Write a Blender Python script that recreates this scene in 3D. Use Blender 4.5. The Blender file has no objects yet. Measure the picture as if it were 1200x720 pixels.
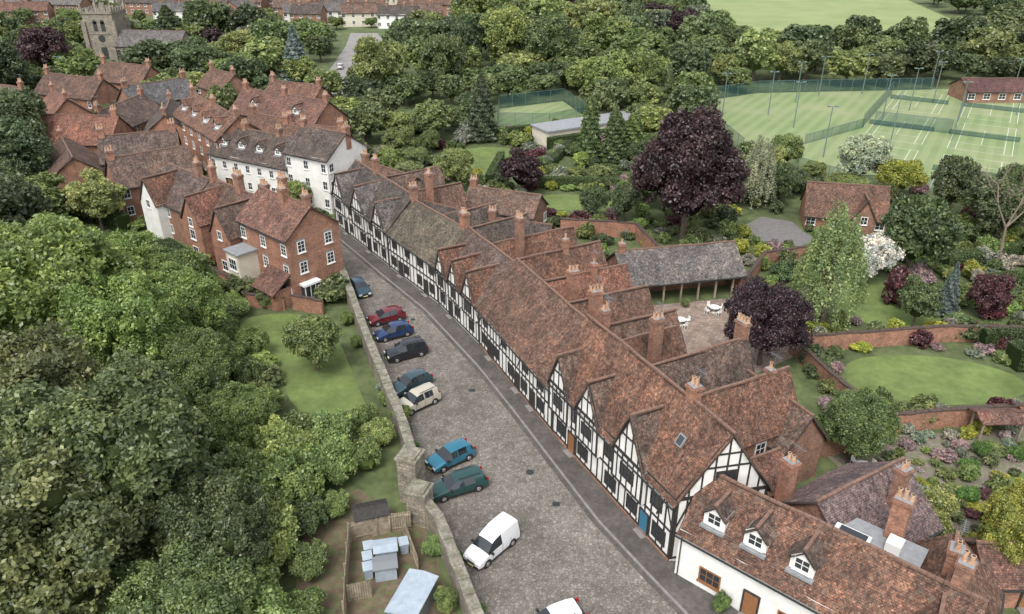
import bpy, bmesh, math, random
import numpy as np
from mathutils import Vector, Matrix, noise
from mathutils.geometry import tessellate_polygon
random.seed(11)
SC=bpy.context.scene; COL=SC.collection
# ------------------------------------------------------------------ materials
MATS={}
def new_mat(name):
    m=bpy.data.materials.new(name); m.use_nodes=True; nt=m.node_tree; nt.nodes.clear()
    o=nt.nodes.new('ShaderNodeOutputMaterial'); b=nt.nodes.new('ShaderNodeBsdfPrincipled')
    nt.links.new(b.outputs[0],o.inputs[0]); MATS[name]=m
    return m,nt,b
def nd(nt,t,**kw):
    n=nt.nodes.new(t)
    for k,v in kw.items():
        if k.startswith('_'): setattr(n,k[1:],v)
        else: n.inputs[k.replace('__',' ')].default_value=v
    return n
def ramp(nt,fac,stops):
    r=nt.nodes.new('ShaderNodeValToRGB'); e=r.color_ramp.elements
    while len(e)<len(stops): e.new(.5)
    for i,(p,c) in enumerate(stops):
        e[i].position=p; e[i].color=(c[0],c[1],c[2],1)
    nt.links.new(fac,r.inputs[0]); return r.outputs[0]
def mix(nt,f,a,b,mode='MIX'):
    m=nt.nodes.new('ShaderNodeMix'); m.data_type='RGBA'; m.blend_type=mode
    for sock,v in ((m.inputs[0],f),(m.inputs[6],a),(m.inputs[7],b)):
        if hasattr(v,'links'): nt.links.new(v,sock)
        elif isinstance(v,(int,float)): sock.default_value=v
        else: sock.default_value=(v[0],v[1],v[2],1)
    return m.outputs[2]
def bump(nt,b,h,strength=.4,dist=.05):
    n=nt.nodes.new('ShaderNodeBump'); n.inputs['Strength'].default_value=strength; n.inputs['Distance'].default_value=dist
    nt.links.new(h,n.inputs['Height']); nt.links.new(n.outputs[0],b.inputs['Normal'])
def coord(nt,kind='Object'):
    return nt.nodes.new('ShaderNodeTexCoord').outputs[kind]
def noise_tex(nt,vec,scale,detail=4,rough=.6):
    n=nd(nt,'ShaderNodeTexNoise',Scale=scale,Detail=detail,Roughness=rough); nt.links.new(vec,n.inputs['Vector']); return n.outputs[0]
def g3(v): return (v,v,v)
def mat_noise(name,c1,c2,scale=2,rough=.85,bs=0,detail=5,lo=.3,hi=.7,scale2=None,kind='Object',moss=None):
    m,nt,b=new_mat(name); v=coord(nt,kind)
    f=noise_tex(nt,v,scale,detail)
    c=ramp(nt,f,[(lo,c1),(hi,c2)])
    if scale2:
        f2=noise_tex(nt,v,scale2,3); c=mix(nt,1,c,ramp(nt,f2,[(.25,g3(.62)),(.75,g3(1.3))]),'MULTIPLY')
    if moss:
        c=mix(nt,ramp(nt,noise_tex(nt,v,1.7,6,.75),[(.48,g3(0)),(.6,g3(.85))]),c,moss)
    nt.links.new(c,b.inputs['Base Color']); b.inputs['Roughness'].default_value=rough
    if bs: bump(nt,b,f,bs,.05)
    return m
def mat_tile(name,c1,c2,lich,lamt=.5,rough=.85,bw=.2,rh=.15):
    m,nt,b=new_mat(name); uv=coord(nt,'UV'); ob=coord(nt,'Object')
    br=nd(nt,'ShaderNodeTexBrick',Scale=1.0); br.inputs['Brick Width'].default_value=bw; br.inputs['Row Height'].default_value=rh
    br.inputs['Mortar Size'].default_value=.014; br.inputs['Mortar Smooth'].default_value=.4; br.inputs['Bias'].default_value=0
    br.inputs['Color1'].default_value=(*c1,1); br.inputs['Color2'].default_value=(*c2,1); br.inputs['Mortar'].default_value=(c1[0]*.45,c1[1]*.45,c1[2]*.45,1)
    nt.links.new(uv,br.inputs['Vector'])
    wn=nd(nt,'ShaderNodeTexVoronoi',Scale=3.6); nt.links.new(uv,wn.inputs['Vector'])
    wn2=nd(nt,'ShaderNodeTexVoronoi',Scale=7.0); nt.links.new(uv,wn2.inputs['Vector'])
    c=mix(nt,.5,br.outputs[0],mix(nt,1,br.outputs[0],ramp(nt,wn.outputs['Color'],[(0.1,g3(.48)),(.9,g3(1.65))]),'MULTIPLY'))
    c=mix(nt,.85,c,mix(nt,1,c,ramp(nt,wn2.outputs['Color'],[(0.1,g3(.42)),(.5,g3(.92)),(.95,(2.1,1.95,1.8))]),'MULTIPLY'))
    oi=nt.nodes.new('ShaderNodeObjectInfo')
    c=mix(nt,1,c,ramp(nt,oi.outputs['Random'],[(0,(.8,.84,.9)),(.5,(.98,1,1)),(1,(1.16,1.06,1.0))]),'MULTIPLY')
    mpn=nt.nodes.new('ShaderNodeMapping'); mpn.inputs['Scale'].default_value=(1,.4,1); nt.links.new(uv,mpn.inputs[0])
    n1=noise_tex(nt,ob,.33,7,.68); n2=noise_tex(nt,ob,1.6,6,.78); n3=noise_tex(nt,mpn.outputs[0],1.1,5,.7)
    c=mix(nt,1,c,ramp(nt,n1,[(.3,(.54,.54,.56)),(.5,(.94,.94,.94)),(.7,(1.42,1.3,1.2))]),'MULTIPLY')
    c=mix(nt,1,c,ramp(nt,n3,[(.3,(.56,.55,.54)),(.6,(1.12,1.12,1.12))]),'MULTIPLY')
    f=nt.nodes.new('ShaderNodeMath'); f.operation='MULTIPLY'; nt.links.new(ramp(nt,n2,[(.5,g3(0)),(.68,g3(1))]),f.inputs[0]); f.inputs[1].default_value=lamt
    c=mix(nt,f.outputs[0],c,lich)
    nt.links.new(c,b.inputs['Base Color']); b.inputs['Roughness'].default_value=rough
    bump(nt,b,br.outputs[1],.5,-.03)
    return m
def mat_brick(name,c1,c2,mortar,bw=.23,rh=.085,ms=.008):
    m,nt,b=new_mat(name); uv=coord(nt,'UV'); ob=coord(nt,'Object')
    br=nd(nt,'ShaderNodeTexBrick',Scale=1.0); br.inputs['Brick Width'].default_value=bw; br.inputs['Row Height'].default_value=rh
    br.inputs['Mortar Size'].default_value=ms; br.inputs['Bias'].default_value=0
    br.inputs['Color1'].default_value=(*c1,1); br.inputs['Color2'].default_value=(*c2,1); br.inputs['Mortar'].default_value=(*mortar,1)
    nt.links.new(uv,br.inputs['Vector'])
    n1=noise_tex(nt,ob,.8,6,.7); n2=noise_tex(nt,ob,5,3,.6)
    c=mix(nt,1,br.outputs[0],ramp(nt,n1,[(.3,(.55,.56,.58)),(.7,(1.3,1.22,1.15))]),'MULTIPLY')
    c=mix(nt,1,c,ramp(nt,n2,[(.3,g3(.7)),(.7,g3(1.25))]),'MULTIPLY')
    nt.links.new(c,b.inputs['Base Color']); b.inputs['Roughness'].default_value=.9
    bump(nt,b,br.outputs[1],.3,-.01)
    return m
def mat_plain(name,c,rough=.6,metal=0,coat=0,spec=.5):
    m,nt,b=new_mat(name); b.inputs['Base Color'].default_value=(*c,1); b.inputs['Roughness'].default_value=rough
    b.inputs['Metallic'].default_value=metal; b.inputs['Coat Weight'].default_value=coat; b.inputs['Specular IOR Level'].default_value=spec
    return m
LICH=(.22,.19,.145)
T_BROWN=mat_tile('roof_tiles_brown',(.108,.058,.041),(.17,.098,.07),LICH,.4)
T_BROWN2=mat_tile('roof_tiles_grey_brown',(.095,.06,.047),(.15,.101,.08),(.24,.215,.18),.5)
T_RED=mat_tile('roof_tiles_red',(.145,.068,.048),(.21,.11,.08),(.2,.165,.13),.4)
T_DARK=mat_tile('roof_tiles_dark',(.056,.045,.04),(.095,.077,.068),(.19,.175,.15),.4)
T_MOSS=mat_tile('roof_tiles_mossy',(.1,.08,.058),(.155,.128,.095),(.19,.18,.11),.55)
T_SLATE=mat_tile('roof_slates_grey',(.095,.09,.09),(.15,.141,.14),(.19,.18,.16),.4,bw=.4)
T_PURPLE=mat_tile('roof_tiles_plum',(.14,.095,.092),(.21,.145,.14),(.25,.22,.2),.4)
M_RIDGE=mat_noise('ridge_tiles',(.13,.075,.056),(.24,.145,.105),3,.85)
M_EDGE=mat_noise('roof_eaves_edge',(.05,.035,.028),(.1,.07,.055),3,.85)
M_BRICK=mat_brick('red_brick',(.26,.105,.066),(.37,.18,.115),(.34,.27,.21))
M_BRICKD=mat_brick('old_brick',(.2,.09,.06),(.32,.165,.11),(.32,.26,.2))
M_STONE=mat_brick('rubble_stone',(.2,.182,.15),(.32,.29,.235),(.15,.137,.11),.55,.28,.02)
M_WHITE=mat_noise('white_plaster',(.64,.63,.59),(.82,.81,.77),.9,.85,detail=6)
M_CREAM=mat_noise('cream_render',(.55,.5,.4),(.68,.63,.52),.9,.85)
M_TIMBER=mat_noise('black_oak_beams',(.014,.012,.011),(.045,.04,.036),4,.7)
M_WINW=mat_plain('white_window_paint',(.75,.75,.72),.45)
M_WOODD=mat_noise('oak_door_wood',(.2,.09,.035),(.3,.14,.06),6,.5)
M_BLUED=mat_plain('blue_door_paint',(.04,.16,.25),.4)
M_GLASS=mat_plain('window_glass',(.03,.035,.04),.08,spec=.7)
M_POT=mat_noise('chimney_pot_clay',(.36,.18,.1),(.58,.4,.27),3,.8)
M_LEAD=mat_noise('lead_flashing',(.2,.21,.22),(.3,.31,.32),2,.6)
M_FENCE=mat_noise('weathered_fence_wood',(.2,.16,.11),(.36,.3,.22),3,.85,scale2=1)
M_METAL=mat_plain('galvanised_metal',(.3,.32,.33),.45,.6)
M_POST=mat_plain('green_grey_post',(.13,.18,.17),.5)
M_DARKM=mat_plain('dark_metal',(.03,.035,.035),.5)
M_GREYB=mat_noise('grey_blue_plastic',(.28,.34,.4),(.4,.46,.51),2,.5)
def m_cobble():
    m,nt,b=new_mat('cobbles'); v=coord(nt)
    vo=nd(nt,'ShaderNodeTexVoronoi',Scale=4.2,Randomness=.75); nt.links.new(v,vo.inputs['Vector'])
    ve=nd(nt,'ShaderNodeTexVoronoi',Scale=4.2,Randomness=.75,_feature='DISTANCE_TO_EDGE'); nt.links.new(v,ve.inputs['Vector'])
    c=ramp(nt,vo.outputs['Color'],[(0,(.145,.129,.117)),(.5,(.208,.187,.171)),(1,(.3,.273,.252))])
    c=mix(nt,ramp(nt,ve.outputs[0],[(.02,g3(.9)),(.13,g3(0))]),c,(.11,.1,.083))
    n1=noise_tex(nt,v,.13,7,.65); n2=noise_tex(nt,v,.8,6,.72); n3=noise_tex(nt,v,.35,7,.8)
    c=mix(nt,1,c,ramp(nt,n1,[(.32,(.68,.665,.65)),(.66,(1.22,1.2,1.18))]),'MULTIPLY')
    c=mix(nt,1,c,ramp(nt,n2,[(.3,(.68,.68,.65)),(.7,g3(1.2))]),'MULTIPLY')
    c=mix(nt,ramp(nt,n3,[(.6,g3(0)),(.72,g3(.6))]),c,(.11,.102,.09))
    nt.links.new(c,b.inputs['Base Color']); b.inputs['Roughness'].default_value=.8
    bump(nt,b,ve.outputs[0],.5,.07); return m
M_COB=m_cobble()
M_PAVE=mat_noise('blue_brick_pavement',(.066,.057,.052),(.118,.104,.095),3,.8,.2,scale2=.5)
M_KERB=mat_noise('kerb_stone',(.17,.16,.15),(.27,.25,.235),2,.8)
M_TAR=mat_noise('asphalt',(.13,.125,.12),(.2,.19,.185),1.5,.9)
M_PATIO=mat_brick('patio_paving',(.25,.19,.155),(.34,.275,.23),(.19,.155,.13),.5,.5,.02)
M_GRAVEL=mat_noise('gravel',(.16,.13,.11),(.27,.22,.185),2,.9,scale2=.3,moss=(.1,.15,.05))
M_SOIL=mat_noise('bare_soil',(.1,.07,.045),(.18,.13,.09),1.5,.95,.3,scale2=.4,moss=(.1,.15,.05))
M_LAWN=mat_noise('lawn_grass',(.1,.15,.037),(.165,.215,.065),1.3,.9,.2,6,.25,.75,scale2=.25)
M_FIELD=mat_noise('field_grass',(.19,.24,.09),(.26,.31,.13),.06,.95,0,6)
M_GROUND=mat_noise('garden_ground',(.05,.073,.026),(.135,.165,.065),.7,.95,.3,8,scale2=.12)
def m_court():
    m,nt,b=new_mat('mown_court_grass'); v=coord(nt)
    mp=nt.nodes.new('ShaderNodeMapping'); mp.inputs['Rotation'].default_value=(0,0,math.radians(32)); nt.links.new(v,mp.inputs[0])
    w=nd(nt,'ShaderNodeTexWave',Scale=.12,Distortion=.3); nt.links.new(mp.outputs[0],w.inputs['Vector'])
    c=ramp(nt,w.outputs[1],[(.35,(.16,.225,.09)),(.65,(.2,.265,.11))])
    n=noise_tex(nt,v,.07,7,.65); c=mix(nt,ramp(nt,n,[(.4,g3(0)),(.7,g3(.9))]),c,(.27,.285,.155))
    nt.links.new(c,b.inputs['Base Color']); b.inputs['Roughness'].default_value=.95; return m
M_COURT=m_court()
def m_leaf(name,k,tr):
    m=bpy.data.materials.new(name); m.use_nodes=True; nt=m.node_tree; nt.nodes.clear(); MATS[name]=m
    o=nt.nodes.new('ShaderNodeOutputMaterial'); oi=nt.nodes.new('ShaderNodeObjectInfo')
    at=nt.nodes.new('ShaderNodeAttribute'); at.attribute_name='tint'
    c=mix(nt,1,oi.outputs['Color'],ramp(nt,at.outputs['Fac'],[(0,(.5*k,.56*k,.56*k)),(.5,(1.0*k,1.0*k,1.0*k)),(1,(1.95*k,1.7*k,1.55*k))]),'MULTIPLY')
    d=nt.nodes.new('ShaderNodeBsdfDiffuse'); nt.links.new(c,d.inputs[0])
    if tr>0:
        t=nt.nodes.new('ShaderNodeBsdfTranslucent'); nt.links.new(c,t.inputs[0]); mx=nt.nodes.new('ShaderNodeMixShader'); mx.inputs[0].default_value=tr
        nt.links.new(d.outputs[0],mx.inputs[1]); nt.links.new(t.outputs[0],mx.inputs[2])
        g=nt.nodes.new('ShaderNodeBsdfGlossy'); g.inputs['Roughness'].default_value=.45; m2=nt.nodes.new('ShaderNodeMixShader'); m2.inputs[0].default_value=.05
        nt.links.new(mx.outputs[0],m2.inputs[1]); nt.links.new(g.outputs[0],m2.inputs[2]); nt.links.new(m2.outputs[0],o.inputs[0])
    else: nt.links.new(d.outputs[0],o.inputs[0])
    return m
M_LEAF=m_leaf('foliage',1,.35); M_CORE=m_leaf('inner_foliage_shade',.45,0)  # core copy darkened in colour to stand in for shade inside crowns and hedges
M_BARK=mat_noise('bark',(.07,.055,.04),(.15,.12,.09),3,.9,.3)
def m_net():
    m=bpy.data.materials.new('court_netting'); m.use_nodes=True; nt=m.node_tree; nt.nodes.clear()
    o=nt.nodes.new('ShaderNodeOutputMaterial'); d=nt.nodes.new('ShaderNodeBsdfDiffuse'); d.inputs[0].default_value=(.04,.1,.1,1)
    t=nt.nodes.new('ShaderNodeBsdfTransparent'); mx=nt.nodes.new('ShaderNodeMixShader'); mx.inputs[0].default_value=.42
    nt.links.new(t.outputs[0],mx.inputs[1]); nt.links.new(d.outputs[0],mx.inputs[2]); nt.links.new(mx.outputs[0],o.inputs[0]); return m
M_NET=m_net()
# ------------------------------------------------------------------ mesh builder
Z=Vector((0,0,1))
class MB:
    def __init__(s): s.v=[]; s.f=[]; s.uv=[]; s.smooth=False; s.fm=[]
    def face(s,pts,mi=0,n=None):
        i=len(s.v); pts=[Vector(p) for p in pts]; s.v+=pts; s.f.append(tuple(range(i,i+len(pts)))); s.fm.append(mi)
        if n is None:
            n=(pts[1]-pts[0]).cross(pts[2]-pts[0])
            if n.length<1e-9: n=(pts[2]-pts[1]).cross(pts[3]-pts[1]) if len(pts)>3 else Z
            n=n.normalized() if n.length>1e-9 else Z
        if abs(n.z)>.98: t=Vector((1,0,0)); b=Vector((0,1,0))
        else: t=Z.cross(n).normalized(); b=n.cross(t)
        s.uv+= [(p.dot(t),p.dot(b)) for p in pts]
    def obox(s,c,a,b,d,mi=0):
        c=Vector(c);a=Vector(a);b=Vector(b);d=Vector(d)
        P=[c+x*a+y*b+z*d for x in(-1,1) for y in(-1,1) for z in(-1,1)]
        for q in((0,1,3,2),(4,6,7,5),(0,4,5,1),(2,3,7,6),(0,2,6,4),(1,5,7,3)): s.face([P[k] for k in q],mi)
    def box(s,x0,x1,y0,y1,z0,z1,mi=0):
        s.obox(((x0+x1)/2,(y0+y1)/2,(z0+z1)/2),((x1-x0)/2,0,0),(0,(y1-y0)/2,0),(0,0,(z1-z0)/2),mi)
    def tube(s,p,q,r0,r1,n=8,cap=True,mi=0):
        p=Vector(p);q=Vector(q);d=(q-p).normalized(); a=d.orthogonal().normalized(); b=d.cross(a)
        A=[p+(a*math.cos(2*math.pi*k/n)+b*math.sin(2*math.pi*k/n))*r0 for k in range(n)]
        B_=[q+(a*math.cos(2*math.pi*k/n)+b*math.sin(2*math.pi*k/n))*r1 for k in range(n)]
        for k in range(n): s.face([A[k],A[(k+1)%n],B_[(k+1)%n],B_[k]],mi)
        if cap: s.face(B_,mi); s.face(A[::-1],mi)
    def mesh(s,name,mats):
        m=bpy.data.meshes.new(name); m.from_pydata([tuple(v) for v in s.v],[],s.f)
        l=m.uv_layers.new(name='UVMap'); l.data.foreach_set('uv',[c for u in s.uv for c in u])
        for x in mats: m.materials.append(x)
        m.polygons.foreach_set('material_index',s.fm)
        m.update(); return m
def put(name,mb,mats,parent=None,loc=None,rot=None):
    if not isinstance(mats,(list,tuple)): mats=[mats]
    o=bpy.data.objects.new(name,mb.mesh(name,mats)); COL.objects.link(o)
    if parent: o.parent=parent
    if loc: o.location=loc
    if rot is not None: o.rotation_euler=(0,0,rot)
    return o
def empty(name,loc=(0,0,0)):
    e=bpy.data.objects.new(name,None); COL.objects.link(e); e.location=loc; e.empty_display_size=.1; return e
FOOT=[]
class Bld:
    def __init__(s,name,p0,p1,depth,z=0,k=0):
        x=Vector(p1)-Vector(p0); s.L=x.length; x.normalize(); y=Vector((-x.y,x.x)); s.D=depth; s.k=k
        s.e=empty(name); s.M=Matrix(((x.x,y.x,0,p0[0]),(x.y,y.y,0,p0[1]),(0,0,1,z),(0,0,0,1))); s.e.matrix_world=s.M
        s.parts={}; s.o=Vector(p0); s.x=x; s.y=y
        FOOT.append([s.o,s.x,s.y,s.L,depth])
    def mb(s,part,mat):
        k=(part,mat.name)
        if k not in s.parts: s.parts[k]=(MB(),mat)
        return s.parts[k][0]
    def F(s,face,off=0):
        L,D=s.L,s.D; k=s.k; q=math.sqrt(1+k*k)
        return {'f':(Vector((0,-off,0)),Vector((1,0,0)),Vector((0,-1,0))),'r':(Vector((L+off,0,0)),Vector((k/q,1/q,0)),Vector((1/q,-k/q,0))),
                'l':(Vector((-off,D,0)),Vector((0,-1,0)),Vector((-1,0,0))),'b':(Vector((L,D+off,0)),Vector((-1,0,0)),Vector((0,1,0)))}[face]
    def P(s,fr,u,z,d=0): return fr[0]+fr[1]*u+Z*z+fr[2]*d
    def plane(s,A,B_,C_,D_,mat,th=.12):
        A,B_,C_,D_=map(Vector,(A,B_,C_,D_)); mb=s.mb('roof',mat)
        nu=max(2,int((B_-A).length/1.1)); nv=max(2,int((D_-A).length/1.1)); n=(B_-A).cross(D_-A).normalized()
        def pt(i,j):
            u=i/nu;v=j/nv; p=(A*(1-u)+B_*u)*(1-v)+(D_*(1-u)+C_*u)*v
            w=s.M@p
            return p+n*(.17*noise.noise(w*.3)+.08*noise.noise(w*1.1))
        G=[[pt(i,j) for j in range(nv+1)] for i in range(nu+1)]
        for i in range(nu):
            for j in range(nv): mb.face([G[i][j],G[i+1][j],G[i+1][j+1],G[i][j+1]],n=n)
        dn=-n*th; ed=s.mb('roof_edges',M_EDGE)
        for i in range(nu): ed.face([G[i][0]+dn,G[i+1][0]+dn,G[i+1][0],G[i][0]])
        for j in range(nv):
            ed.face([G[0][j+1]+dn,G[0][j]+dn,G[0][j],G[0][j+1]]); ed.face([G[nu][j]+dn,G[nu][j+1]+dn,G[nu][j+1],G[nu][j]])
        ed.face([A+dn*1.6,D_+dn*1.6,C_+dn*1.6,B_+dn*1.6])
    def ridge(s,A,B_):
        A=Vector(A);B_=Vector(B_);n=max(1,int((B_-A).length/.45)); mb=s.mb('ridge_tiles',M_RIDGE); d=(B_-A)/n
        for i in range(n):
            p=A+d*i; w=s.M@p; z=.13*noise.noise(w*.3)+.03; c=p+d*.5+Z*z; sd=d.normalized().cross(Z)*.11
            mb.obox(c,d*.47,sd,Z*.07)
    def roof(s,x0,x1,y0,y1,e,r,mat,axis='x',ov=.35,vg=.25,va=None,vb=None):
        va=vg if va is None else va; vb=vg if vb is None else vb
        if axis=='x':
            k=s.k if abs(x1-s.L)<.01 else 0
            h=(y1-y0)/2; ym=(y0+y1)/2; ze=e-(r-e)/h*ov
            s.plane((x0-va,y0-ov,ze),(x1+vb+k*(y0-ov),y0-ov,ze),(x1+vb+k*ym,ym,r),(x0-va,ym,r),mat)
            s.plane((x1+vb+k*(y1+ov),y1+ov,ze),(x0-va,y1+ov,ze),(x0-va,ym,r),(x1+vb+k*ym,ym,r),mat)
            s.ridge((x0-va,ym,r),(x1+vb+k*ym,ym,r))
            if (x1-x0)>6: s.mb('gutter',M_DARKM).box(x0-va,x1+vb,y0-ov-.13,y0-ov-.02,ze-.14,ze-.04)
        else:
            h=(x1-x0)/2; xm=(x0+x1)/2; ze=e-(r-e)/h*ov
            s.plane((x1+ov,y0-va,ze),(x1+ov,y1+vb,ze),(xm,y1+vb,r),(xm,y0-va,r),mat)
            s.plane((x0-ov,y1+vb,ze),(x0-ov,y0-va,ze),(xm,y0-va,r),(xm,y1+vb,r),mat)
            s.ridge((xm,y0-va,r),(xm,y1+vb,r))
    def walls(s,x0,x1,y0,y1,e,r,mat,axis='x',zb=0):
        mb=s.mb('walls',mat); e-=.03; r-=.1; k_=s.k if (abs(x1-s.L)<.01 and axis=='x') else 0
        c=[(x0,y0),(x1+k_*y0,y0),(x1+k_*y1,y1),(x0,y1)]
        for k in range(4):
            a=c[k];b=c[(k+1)%4]; mb.face([(a[0],a[1],zb),(b[0],b[1],zb),(b[0],b[1],e),(a[0],a[1],e)])
        if r>e:
            if axis=='x':
                ym=(y0+y1)/2; mb.face([(x1+k_*y0,y0,e),(x1+k_*y1,y1,e),(x1+k_*ym,ym,r)]); mb.face([(x0,y1,e),(x0,y0,e),(x0,ym,r)])
            else:
                xm=(x0+x1)/2; mb.face([(x0,y0,e),(x1,y0,e),(xm,y0,r)]); mb.face([(x1,y1,e),(x0,y1,e),(xm,y1,r)])
    def beam(s,fr,u0,z0,u1,z1,w=.19,pr=.05,mat=None):
        a=s.P(fr,u0,z0);b=s.P(fr,u1,z1);d=b-a; l=d.length
        if l<.05: return
        d/=l; q=fr[2].cross(d); s.mb('timber_frame',mat or M_TIMBER).obox((a+b)/2+fr[2]*(pr/2-.01),d*(l/2),q*(w/2),fr[2]*(pr/2+.01))
    def win(s,fr,uc,zb,w=.9,h=1.1,nx=2,ny=2,fm=None,sill=True,lintel=None):
        fm=fm or M_WINW; g=s.mb('window_glass',M_GLASS); f=s.mb('window_frames',fm)
        g.obox(s.P(fr,uc,zb+h/2,.01),fr[1]*(w/2),Z*(h/2),fr[2]*.02)
        t=.05
        for du in(-w/2,w/2): f.obox(s.P(fr,uc+du,zb+h/2,.035),fr[1]*t,Z*(h/2+t),fr[2]*.035)
        for dz in(0,h): f.obox(s.P(fr,uc,zb+dz,.03),fr[1]*(w/2-t),Z*t,fr[2]*.03)
        for k in range(1,nx): f.obox(s.P(fr,uc-w/2+w*k/nx,zb+h/2,.028),fr[1]*.025,Z*(h/2-t),fr[2]*.02)
        for k in range(1,ny): f.obox(s.P(fr,uc,zb+h*k/ny,.026),fr[1]*(w/2-t),Z*.022,fr[2]*.02)
        if sill: f.obox(s.P(fr,uc,zb-.1,.07),fr[1]*(w/2+.12),Z*.04,fr[2]*.08)
        if lintel: s.mb('lintels',lintel).obox(s.P(fr,uc,zb+h+.17,.02),fr[1]*(w/2+.15),Z*.11,fr[2]*.025)
    def door(s,fr,uc,w=.95,h=2.05,mat=None,z=0):
        s.mb('door',mat or M_WOODD).obox(s.P(fr,uc,z+h/2,.03),fr[1]*(w/2),Z*(h/2),fr[2]*.04)
        f=s.mb('door_frame',M_TIMBER if mat is not M_WINW else M_WINW)
        for du in(-1,1): f.obox(s.P(fr,uc+du*(w/2+.06),z+h/2,.05),fr[1]*.06,Z*(h/2+.1),fr[2]*.05)
        f.obox(s.P(fr,uc,z+h+.06,.05),fr[1]*(w/2),Z*.06,fr[2]*.05)
        s.mb('door_step',M_KERB).obox(s.P(fr,uc,z+.08,.3),fr[1]*(w/2+.1),Z*.08,fr[2]*.24)
    def timber(s,fr,u0,u1,z0,z1,rails,sp=.62,wins=(),brace=True,wf=None):
        for z in rails: s.beam(fr,u0,z,u1,z,.17,.055)
        n=max(1,round((u1-u0)/(sp*1.32)))
        for k in range(n+1):
            u=u0+(u1-u0)*k/n; wd=.22 if k in(0,n) else random.choice((.11,.13,.15)); u=min(max(u,u0+wd/2),u1-wd/2)
            u+=0 if k in(0,n) else random.uniform(-.09,.09)
            segs=[(z0,z1)]
            for (uc,zb,w,h) in wins:
                if abs(u-uc)<w/2+.06:
                    ns=[]
                    for a,b in segs:
                        if zb>b or zb+h<a: ns.append((a,b)); continue
                        if zb>a: ns.append((a,zb-.05))
                        if zb+h<b: ns.append((zb+h+.05,b))
                    segs=ns
            for a,b in segs:
                if b-a>.15: s.beam(fr,u,a,u,b,wd,.05)
        if brace and len(rails)>1:
            zt=rails[-1]; zl=rails[-2]
            k=u0
            while k<u1-1.2:
                s.beam(fr,k+.1,zl+(zt-zl)*.1,k+1.1,zt-.1,.13,.045); k+=random.uniform(4,6)
            s.beam(fr,u1-.1,zl+(zt-zl)*.1,u1-1.2,zt-.1,.13,.045)
        for (uc,zb,w,h) in wins: s.win(fr,uc,zb,w,h,max(2,round(w/.4)),2 if h<1.3 else 3,wf or M_TIMBER,sill=False)
    def timber_tri(s,fr,uc,w,e,r,win=None):
        h=r-e
        s.beam(fr,uc-w/2,e,uc+w/2,e,.19,.058); s.beam(fr,uc-w*.27,e+h*.46,uc+w*.27,e+h*.46,.14,.055)
        for sg in(-1,1): s.beam(fr,uc+sg*w/2,e,uc,r-.12,.16,.06)
        n=max(2,int(w/.78))
        for k in range(1,n):
            u=uc-w/2+w*k/n; zt=e+h*(1-abs(u-uc)/(w/2))-.1
            if win and abs(u-uc)<win[1]/2+.05:
                if zt>win[0]+win[2]+.2: s.beam(fr,u,win[0]+win[2]+.05,u,zt,.12,.05)
                continue
            if zt-e>.3: s.beam(fr,u,e,u,zt,.12,.05)
        if win: s.win(fr,uc,win[0],win[1],win[2],3,2,M_TIMBER,False)
    def main(s,e,r,wall,tile,x0=0,x1=None,y0=0,y1=None,axis='x',**k):
        x1=s.L if x1 is None else x1; y1=s.D if y1 is None else y1
        s.walls(x0,x1,y0,y1,e,r,wall,axis); s.roof(x0,x1,y0,y1,e,r,tile,axis,**k); 
        if x0==0 and axis=='x': s.er=(e,r)
        s.mb('drainpipe',M_DARKM).tube((.25,-.09,0),(.25,-.09,e-.2),.05,.05,6)
    def fgable(s,xc,w,e,r,proj,wall,tile,zb=0,timber=True,sp=.55,win=True,wz=None):
        E,R=s.er; back=(r-E)/(R-E)*(s.D/2) if r>E else 0; back=min(back,s.D/2)+.1
        s.walls(xc-w/2,xc+w/2,-proj,back,e,r,wall,'y',zb)
        s.roof(xc-w/2,xc+w/2,-proj,back,e,r,tile,'y',ov=.18,va=.18,vb=0)
        fr=(Vector((0,-proj,0)),Vector((1,0,0)),Vector((0,-1,0)))
        if timber:
            if e-zb>1: 
                wz0=(e+zb)/2-.55 if wz is None else wz
                s.timber(fr,xc-w/2,xc+w/2,zb,e,[zb+.11,e-.1],sp,[(xc,wz0,w*.42,1.1)] if win else (),brace=False)
            s.timber_tri(fr,xc,w,e,r-.1)
        elif win: s.win(fr,xc,e-.8,.9,1.1)
    def dormer(s,xc,yd,w,h,wall,tile,face='f'):
        E,R=s.er; zr=E+(R-E)*yd/(s.D/2); e=zr+h; r=e+w*.5; yb=(r-E)/(R-E)*(s.D/2)+.1
        yb=min(yb,s.D/2+.3)
        s.walls(xc-w/2,xc+w/2,yd,yb,e,r,wall,'y',zr-.4); s.roof(xc-w/2,xc+w/2,yd,yb,e,r,tile,'y',ov=.18,va=.2,vb=0)
        fr=(Vector((0,yd,0)),Vector((1,0,0)),Vector((0,-1,0))); s.win(fr,xc,zr+.25,w*.62,h-.3,2,2)
        s.mb('flashing',M_LEAD).box(xc-w/2-.1,xc+w/2+.1,yd-.35,yd-.005,zr-.16,zr+.03)
    def skylight(s,x,y,w=.7,h=1.0):
        E,R=s.er; sl=(R-E)/(s.D/2); z=E+sl*y; d=Vector((0,1,sl)).normalized(); n=Vector((0,-sl,1)).normalized()
        s.mb('skylight_frame',M_LEAD).obox(Vector((x,y,z))+n*.12,(w/2+.08,0,0),d*(h/2+.08),n*.08); s.mb('skylight_glass',M_GLASS).obox(Vector((x,y,z))+n*.21,(w/2,0,0),d*(h/2),n*.012)
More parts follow.
